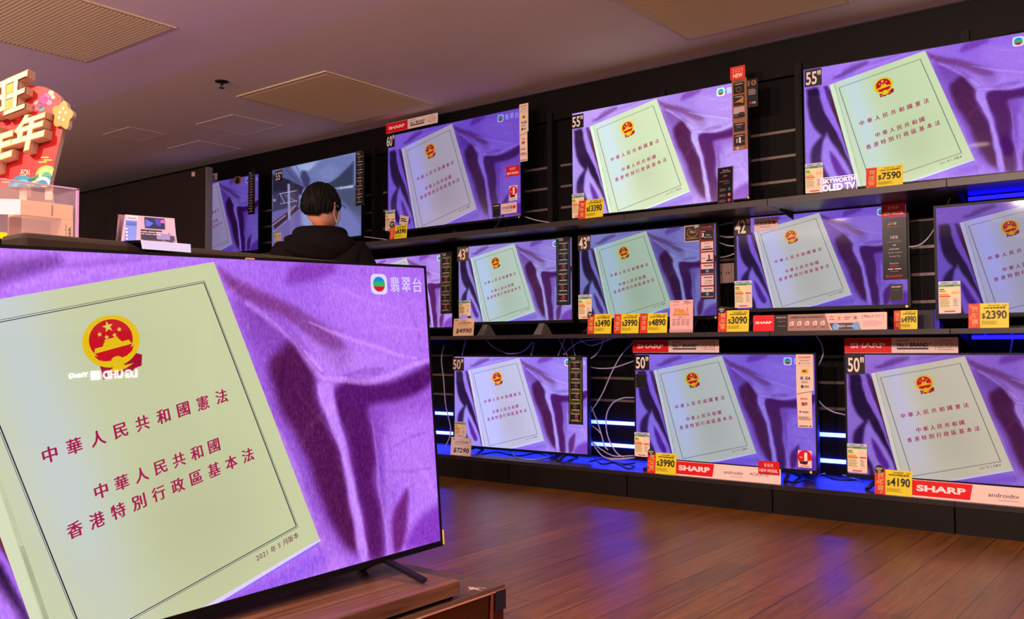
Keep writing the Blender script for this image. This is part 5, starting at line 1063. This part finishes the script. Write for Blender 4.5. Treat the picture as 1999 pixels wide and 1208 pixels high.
# ================================================================== PERSON (seen from behind, standing, dark hooded jacket)
PC = np.array([-3.49, 2.95, 0.]); face = math.atan2(.55, -.35)   # facing away to the right
skinm = mat('skin', (206, 140, 112), .55); hairm = mat('dark_hair', (7, 6, 6), .7, spec=.15, noise=.3, scale=240, bump=.5); jacket = mat('dark_grey_jacket', (12, 8, 8), .9, spec=.1, noise=.12, scale=90, bump=.15); jean = mat('dark_trousers', (34, 34, 42), .85); shoe = mat('black_shoe', (24, 22, 22), .5); maskm = mat('white_face_mask', (222, 222, 226), .7)
root = tag(empty('person', Matrix.Translation(tuple(PC))@Matrix.Rotation(math.radians(40), 4, 'Z')), 'person with short black hair and dark hooded jacket, seen from behind', 'person')
def skin(name, verts, edges, radii, m, par, sub=2, rootv=0):
    me = bpy.data.meshes.new(name); me.from_pydata(verts, edges, []); o = bpy.data.objects.new(name, me); COL.objects.link(o)
    o.modifiers.new('s', 'SKIN'); 
    if not me.skin_vertices: me.skin_vertices.new()
    for i, rr_ in enumerate(radii): me.skin_vertices[0].data[i].radius = rr_ if isinstance(rr_, tuple) else (rr_, rr_)
    me.skin_vertices[0].data[rootv].use_root = True
    su = o.modifiers.new('u', 'SUBSURF'); su.levels = sub; su.render_levels = sub
    bpy.context.view_layer.update(); m2 = bpy.data.meshes.new_from_object(o.evaluated_get(bpy.context.evaluated_depsgraph_get())); bpy.data.objects.remove(o)
    for p_ in m2.polygons: p_.use_smooth = True
    m2.materials.clear(); m2.materials.append(m); o = bpy.data.objects.new(name, m2); COL.objects.link(o); o.parent = par; return o
# local: +y forward (away from camera), x right
def ell(name, c, rx, ry, rz, m, par, fn=None, nu=32, nv=24):
    q = MB(); vs = []; fs = []
    for j in range(nv+1):
        th_ = math.pi*j/nv
        for i in range(nu):
            ph_ = 2*math.pi*i/nu; d = Vector((math.sin(th_)*math.cos(ph_), math.sin(th_)*math.sin(ph_), math.cos(th_)))
            s_c = fn(d) if fn else 1; vs.append((c[0]+d.x*rx*s_c, c[1]+d.y*ry*s_c, c[2]+d.z*rz*s_c))
    for j in range(nv):
        for i in range(nu): fs.append((j*nu+i, (j+1)*nu+i, (j+1)*nu+(i+1) % nu, j*nu+(i+1) % nu))
    q.add(vs, fs, (200, 200, 200), True); o = q.build(name, m, par); return o
# body (skin): head, neck, torso, arms with hands, legs in one skinned surface
bv = [(0, 0, .95), (0, 0, 1.15), (0, 0, 1.32), (0, .005, 1.42), (0, .015, 1.49), (-.19, 0, 1.35), (-.24, .01, 1.08), (-.24, .08, .86), (-.24, .12, .78), (.19, 0, 1.35), (.24, .01, 1.08), (.24, .08, .86), (.24, .12, .78), (-.09, 0, .88), (-.1, .01, .5), (-.1, -.01, .09), (-.1, .13, .04), (.09, 0, .88), (.1, .01, .5), (.1, -.01, .09), (.1, .13, .04)]
be = [(0, 1), (1, 2), (2, 3), (3, 4), (2, 5), (5, 6), (6, 7), (7, 8), (2, 9), (9, 10), (10, 11), (11, 12), (0, 13), (13, 14), (14, 15), (15, 16), (0, 17), (17, 18), (18, 19), (19, 20)]
body = skin('body', bv, be, [(.13, .09), (.13, .09), (.15, .09), .055, .05, .055, .042, .03, .03, .055, .042, .03, .03, .08, .055, .04, .03, .08, .055, .04, .03], skinm, root)
# clothing over it
jv = [(0, 0, .86), (0, 0, 1.1), (0, -.005, 1.3), (0, -.005, 1.385), (-.175, -.0, 1.335), (-.215, 0, 1.24), (-.255, .01, 1.06), (-.25, .08, .87), (.175, 0, 1.335), (.215, 0, 1.24), (.255, .01, 1.06), (.25, .08, .87)]
je = [(0, 1), (1, 2), (2, 3), (2, 4), (4, 5), (5, 6), (6, 7), (2, 8), (8, 9), (9, 10), (10, 11)]
skin('jacket', jv, je, [(.19, .13), (.19, .13), (.2, .125), (.105, .10), (.085, .09), (.088, .09), (.068, .068), (.05, .05), (.085, .09), (.088, .09), (.068, .068), (.05, .05)], jacket, root)
# hood lying behind the neck: a rolled collar ring, fuller at the back
q = MB(); pts = []; rs = []
for k in range(25):
    t_ = 2*math.pi*k/24; b_ = .5-.5*math.sin(t_); pts.append((.092*math.cos(t_)*(1+.22*b_), .005+.072*math.sin(t_)-.022*b_, 1.452-.030*b_-.010*math.sin(t_))); rs.append(.024+.016*b_)
q.tube(pts, rs, 14, caps=False); q.build('hood_collar', jacket, root)
ell('hood', (0, -.070, 1.375), .168, .078, .088, jacket, root, lambda d: 1+.04*math.sin(d.x*7+d.z*3)+.03*math.cos(d.z*9+d.x*4), 48, 32)
ell('shoulder_yoke', (0, -.005, 1.35), .215, .105, .085, jacket, root, lambda d: 1+.02*math.sin(d.x*11), 40, 24)
skin('trousers', [(0, 0, .92), (-.09, 0, .84), (-.1, .01, .5), (-.1, -.01, .1), (.09, 0, .84), (.1, .01, .5), (.1, -.01, .1)], [(0, 1), (1, 2), (2, 3), (0, 4), (4, 5), (5, 6)], [(.15, .11), .1, .07, .06, .1, .07, .06], jean, root)
for sx in (-1, 1): skin('shoe', [(sx*.1, -.04, .045), (sx*.1, .06, .04), (sx*.1, .17, .03)], [(0, 1), (1, 2)], [.045, .042, .034], shoe, root)
for sx in (-1, 1):    # hands, five fingers
    hv_ = [(sx*.24, .125, .77), (sx*.24, .14, .71)]; he_ = [(0, 1)]; rd_ = [.03, .034]
    for f_ in range(4):
        x_ = sx*.24+(f_-1.5)*.018; ln = (.055, .068, .062, .048)[f_]; b_ = len(hv_); hv_ += [(x_, .145, .69), (x_, .155, .69-ln*.55), (x_, .145, .69-ln)]; he_ += [(1, b_), (b_, b_+1), (b_+1, b_+2)]; rd_ += [.009, .0085, .0075]
    b_ = len(hv_); hv_ += [(sx*.205, .155, .735), (sx*.192, .165, .70)]; he_ += [(0, b_), (b_, b_+1)]; rd_ += [.011, .009]
    skin('hand', hv_, he_, rd_, skinm, root, 1)
# head, turned a little to the right and bowed
HD = empty('head', Matrix.Identity(4)); HD.parent = root; HD.matrix_parent_inverse = Matrix.Identity(4); HD.location = (0, .02, 1.572); HD.rotation_euler = (math.radians(-7), 0, math.radians(-24))
def headf(d):
    s = 1.0
    if d.y > 0 and d.z < .2: s *= 1+.06*d.y*(-d.z)                       # jaw forward
    s *= 1-.16*max(0, -d.z-.2)*(1 if d.y < .4 else .5)
    s += .10*math.exp(-((d.x)**2/.012+(d.z+.12)**2/.03))*max(0, d.y)      # nose
    s -= .035*math.exp(-((abs(d.x)-.34)**2/.02+(d.z-.08)**2/.02))*max(0, d.y)   # eye sockets
    return s
face_o = ell('face', (0, .01, 0), .074, .094, .112, skinm, HD, headf, 40, 32); face_o['label'] = 'face and neck skin'
for sx in (-1, 1):
    q = MB(); pts = [(sx*.074, -.004, .026), (sx*.083, -.014, .022), (sx*.086, -.018, .002), (sx*.081, -.010, -.018), (sx*.074, -.001, -.030)]; q.tube(spline(pts, 5), [.0045]*21, 8); q.tube([(sx*.073, .001, .02), (sx*.077, -.002, 0), (sx*.073, .001, -.026)], .0065, 8); q.build('ear', skinm, HD)
    ell('eye', (sx*.03, .094, .012), .011, .008, .008, mat('eye_white', (230, 225, 220), .3), HD, None, 12, 8)
q = MB(); q.tube([(-.026, .1, -.056), (0, .104, -.058), (.026, .1, -.056)], [.003, .005, .003], 6); q.build('mouth', mat('lips', (170, 90, 84), .5), HD)
# face mask wraps the lower face, loops to the ears
q = MB(); vs = []; fs = []
for j in range(9):
    z_ = .006-.088*j/8
    for i in range(21):
        t_ = math.radians(-78+156*i/20); rx, ry = .082-.016*(j/8)**2, .112-.012*(j/8)**2+.008*math.cos(t_)*(1-abs(j-2)/6); vs.append((rx*math.sin(t_), .012+ry*math.cos(t_)-.006, z_-.012*(1-math.cos(t_))))
for j in range(8):
    for i in range(20): fs.append((j*21+i, (j+1)*21+i, (j+1)*21+i+1, j*21+i+1))
q.add(vs, fs, (200, 200, 200), True)
for sx in (-1, 1): q.tube(spline([(sx*.080, .03, -.002), (sx*.083, .0, .018), (sx*.083, -.022, .0), (sx*.080, -.012, -.03), (sx*.072, .03, -.066)], 5), .0012, 5)
q.build('face_mask', maskm, HD)
def hairf(d):
    s = 1.0+.03*math.sin(d.x*40+d.z*22)*math.cos(d.y*31)+.015*math.sin(d.x*90+d.y*70)
    return s
# hair: cap cut along a hairline - long on the crown and back, cropped above nape
q = MB(); vs = []; fs = []; nu, nv = 56, 30
rh = random.Random(4)
for j in range(nv+1):
    for i in range(nu):
        ph_ = 2*math.pi*i/nu; back = .5-.5*math.sin(ph_)      # 1 at back (y<0)
        side = abs(math.cos(ph_))
        zend = math.radians(66+back*60+4*side*back)      # polar angle where hair ends
        if math.sin(ph_) > .0 and side > .62: zend = math.radians(98)
        th_ = zend*j/nv; d = Vector((math.sin(th_)*math.cos(ph_), math.sin(th_)*math.sin(ph_), math.cos(th_)))
        s_ = 1+.022*math.sin(ph_*13+j*.35)*(j/nv)+.012*math.sin(ph_*29-j*.6)+.014*rh.random()
        f_ = max(0, (j-nv*.72)/(nv*.28)); s_ *= 1-.13*f_**1.6
        vs.append((d.x*.089*s_, -.006+d.y*.108*s_, .006+d.z*.119*s_-(.012*(rh.random()-.4) if j >= nv-1 else 0)))
for j in range(nv):
    for i in range(nu): fs.append((j*nu+i, (j+1)*nu+i, (j+1)*nu+(i+1) % nu, j*nu+(i+1) % nu))
q.add(vs, fs, (20, 16, 15), True)
for k in range(170):     # loose locks lying over the cap
    ph_ = rh.random()*2*math.pi; th0 = .15+rh.random()*1.5; bk = .5-.5*math.sin(ph_); lim = math.radians(66+bk*64) if not (math.sin(ph_) > 0 and abs(math.cos(ph_)) > .62) else math.radians(97); th0 = min(th0, lim-.35); tw = (rh.random()-.5)*.35; P_ = []
    for i_ in range(5):
        t_ = th0+(.42+.1*rh.random())*i_/4; a_ = ph_+tw*i_/4; o_ = 1.0+.022*math.sin(math.pi*i_/4)-.05*max(0, (t_-lim+.25)/.25); d = (math.sin(t_)*math.cos(a_), math.sin(t_)*math.sin(a_), math.cos(t_)); P_.append((d[0]*.089*o_, -.006+d[1]*.108*o_, .006+d[2]*.119*o_))
    q.tube(P_, [.002, .0045, .0048, .003, .0008], 5, (20, 16, 15), caps=False)
q.build('hair', hairm, HD)
q = MB(); q.tube([(.08, .02, .03), (.083, .07, .022), (.07, .1, .02)], .0018, 6); q.tube([(-.08, .02, .03), (-.083, .07, .022), (-.07, .1, .02)], .0018, 6); q.build('glasses_frame', M['plastic'], HD)

# ================================================================== CABLES
def cable(pts, Y, r, m, label, zmin=None):
    P = []
    for p_ in pts:
        y = Y if len(p_) == 2 else p_[2]; h_ = hitY(p_[0], p_[1], y)
        if zmin is not None: h_[2] = max(h_[2], zmin+r)
        P.append(h_)
    q = MB(); q.tube(spline(P, 6), r, 6); o = q.build('cable', M[m]); tag(o, label, 'cable', None)
CB = [
 ([(868, 667), (862, 700), (866, 740), (870, 790), (880, 840), (870, 872)], 'pale cable hanging left of the 7290 television'),
 ([(909, 664), (905, 680), (901, 700)], 'short pale cable hanging above the left corner of the 7290 television'),
 ([(945, 657), (960, 675), (985, 688), (1000, 690), (1020, 686), (1036, 672), (1040, 662)], 'pale cable sagging above the 7290 television'),
 ([(1045, 660), (1040, 680), (1036, 698)], 'pale cable hanging beside the sagging one'),
 ([(1088, 657), (1098, 675), (1108, 695)], 'pale cable slanting down right above the feature strip'),
 ([(1104, 657), (1096, 678), (1088, 697)], 'pale cable slanting down left above the feature strip'),
 ([(1114, 657), (1119, 675), (1123, 697)], 'thin pale cable above the feature strip'),
 ([(1100, 692), (1118, 675), (1136, 666), (1170, 662), (1215, 658)], 'pale cable curving right under the middle shelf'),
 ([(1130, 660), (1142, 670), (1156, 674), (1180, 666), (1200, 658)], 'pale cable looping under the middle shelf'),
 ([(1240, 664), (1215, 690), (1195, 725), (1175, 770), (1152, 806)], 'long pale cable crossing from upper right down to the 7290 television'),
 ([(1180, 656), (1172, 680), (1160, 695), (1148, 702)], 'pale cable bending down to the top right corner of the 7290 television'),
 ([(1148, 715), (1170, 719), (1200, 717), (1238, 704)], 'pale cable sagging between the two bottom sets'),
 ([(1240, 776), (1215, 777), (1195, 788), (1184, 810), (1184, 840), (1192, 865), (1205, 885), (1218, 892)], 'arched lilac cable in the gap between the two left bottom sets'),
 ([(1150, 785), (1163, 815), (1174, 848), (1180, 870), (1187, 878)], 'thin cable slanting down across the lit slots'),
 ([(1152, 828), (1165, 838), (1174, 847)], 'short cable branch crossing the upper lit slot'),
 ([(1152, 855), (1163, 875), (1180, 892), (1205, 895), (1238, 893)], 'pale cable lying low in the gap between the two left bottom sets'),
 ([(1155, 862), (1175, 878), (1200, 890), (1238, 889)], 'second pale cable lying low in the same gap'),
 ([(1590, 651), (1602, 668), (1607, 688), (1602, 704), (1594, 716)], 'pale cable hooking down under the middle shelf right of the centre'),
 ([(1592, 772), (1605, 790), (1625, 803), (1652, 810)], 'pale cable sagging between the two right bottom sets'),
 ([(1440, 433), (1420, 436), (1398, 441)], 'pale cable behind the 42 inch television near its upper left corner'),
 ([(1440, 462), (1420, 463), (1400, 460)], 'second pale cable left of the 42 inch television'),
 ([(1440, 480), (1420, 479), (1398, 471)], 'third pale cable left of the 42 inch television'),
 ([(1440, 492), (1420, 500), (1400, 503)], 'lowest pale cable left of the 42 inch television'),
 ([(1826, 444), (1812, 464), (1795, 478), (1775, 482)], 'cable between the 42 inch and the rightmost middle televisions'),
 ([(1918, 648), (1932, 660)], 'short blue lit cable under the right middle shelf'),
 ([(1976, 647), (1976, 665), (1972, 688)], 'blue lit cable hanging under the right middle shelf'),
 ([(1855, 386), (1850, 398), (1846, 404)], 'cable hanging under the top shelf at the right'),
]
for pts, lab in CB: cable(pts, 5.0 if max(p_[1] for p_ in pts) < 895 else 4.98, .0042, 'cable_w', lab)
cable([(1022, 422), (1048, 430), (1073, 434)], 5.02, .004, 'cable_w', 'pale cable on the top shelf right of the 60 inch television', S1)
cable([(712, 462), (735, 465), (757, 468)], 5.02, .004, 'cable_w', 'pale cable on the top shelf left of the 60 inch television', S1)
cable([(1240, 893), (1215, 896), (1190, 897)], 4.98, .004, 'cable_w', 'pale cable along the deck between the two left bottom sets', S3)
def deck_cable(pts, lab, m='cable_k', r=.0035):
    P = [hitZ(x, y, S3+r) for x, y in pts]; q = MB(); q.tube(spline(P, 6), r, 6); tag(q.build('cable', M[m]), lab, 'cable')
deck_cable([(995, 880), (1010, 893), (1040, 897), (1066, 893), (1085, 886)], 'pale cable lying under the 7290 television', 'cable_w')
deck_cable([(940, 886), (970, 882), (1010, 889), (1050, 884), (1075, 893)], 'black cable snaking under the 7290 television')
deck_cable([(1160, 893), (1175, 905), (1200, 902), (1225, 914), (1238, 911)], 'black cable on the blue lit deck between the two left bottom sets')
deck_cable([(1150, 900), (1180, 896), (1210, 906), (1240, 903)], 'second black cable on the blue lit deck, just behind the first')
deck_cable([(1578, 930), (1600, 925), (1630, 935), (1670, 936), (1690, 930)], 'black cable on the deck between the two right bottom sets')
deck_cable([(1600, 926), (1625, 922), (1650, 928), (1685, 940)], 'pale cable on the deck between the two right bottom sets', 'cable_w')
deck_cable([(1530, 935), (1550, 941), (1575, 936), (1590, 942)], 'black cable coiled under the right foot of the 3990 television')

# a lit logo set out to the right, seen only as a mirror image in the large screen
cpt = hit(201, 735, O.c, O.n); d = ray(201, 735); d = d/np.linalg.norm(d); n_ = -O.n; rf = d-2*np.dot(d, n_)*n_
tt = 3.4; P = cpt+rf*tt; ez = -rf.copy(); ez[2] = 0; ez /= np.linalg.norm(ez)
X_ = np.cross(np.array([0, 0, 1.]), ez); 
mt = Matrix(((X_[0], -ez[0], 0, P[0]), (X_[1], -ez[1], 0, P[1]), (0, 0, 1, P[2]), (0, 0, 0, 1)))
r = tag(empty('television', mt), 'dark standby television with a small lit logo, seen only reflected in the large screen', 'television')
q = MB(); q.box((-.5, .003, -.35), (.5, .04, .25)); q.build('housing', M['bezel'], r)
q = MB(); q.box((-.02, .012, -P[2]+.02), (.02, .03, -.35)); q.box((-.25, -.1, -P[2]), (.25, .15, -P[2]+.02)); q.build('pedestal', M['black_metal'], r)
mm, t, p = nt('lit_logo'); p.inputs['Emission Color'].default_value = (1, 1, 1, 1); p.inputs['Emission Strength'].default_value = 26
q = MB()
for s, x0, x1, z0, z1 in (('LG', -.175, -.115, -.014, .03), ('UHD', -.10, .0, -.014, .03), ('ThinQ', .075, .17, -.0, .028)):
    v, fs, _ = glyph(s, .02); q.add([(x0+(x1-x0)*a_[0], 0, z0+(z1-z0)*a_[1]) for a_ in v], fs)
q.add([(.015, 0, -.014), (.06, 0, -.014), (.06, 0, .032), (.015, 0, .032)], [(0, 1, 2, 3)]); q.build('logo', mm, r)
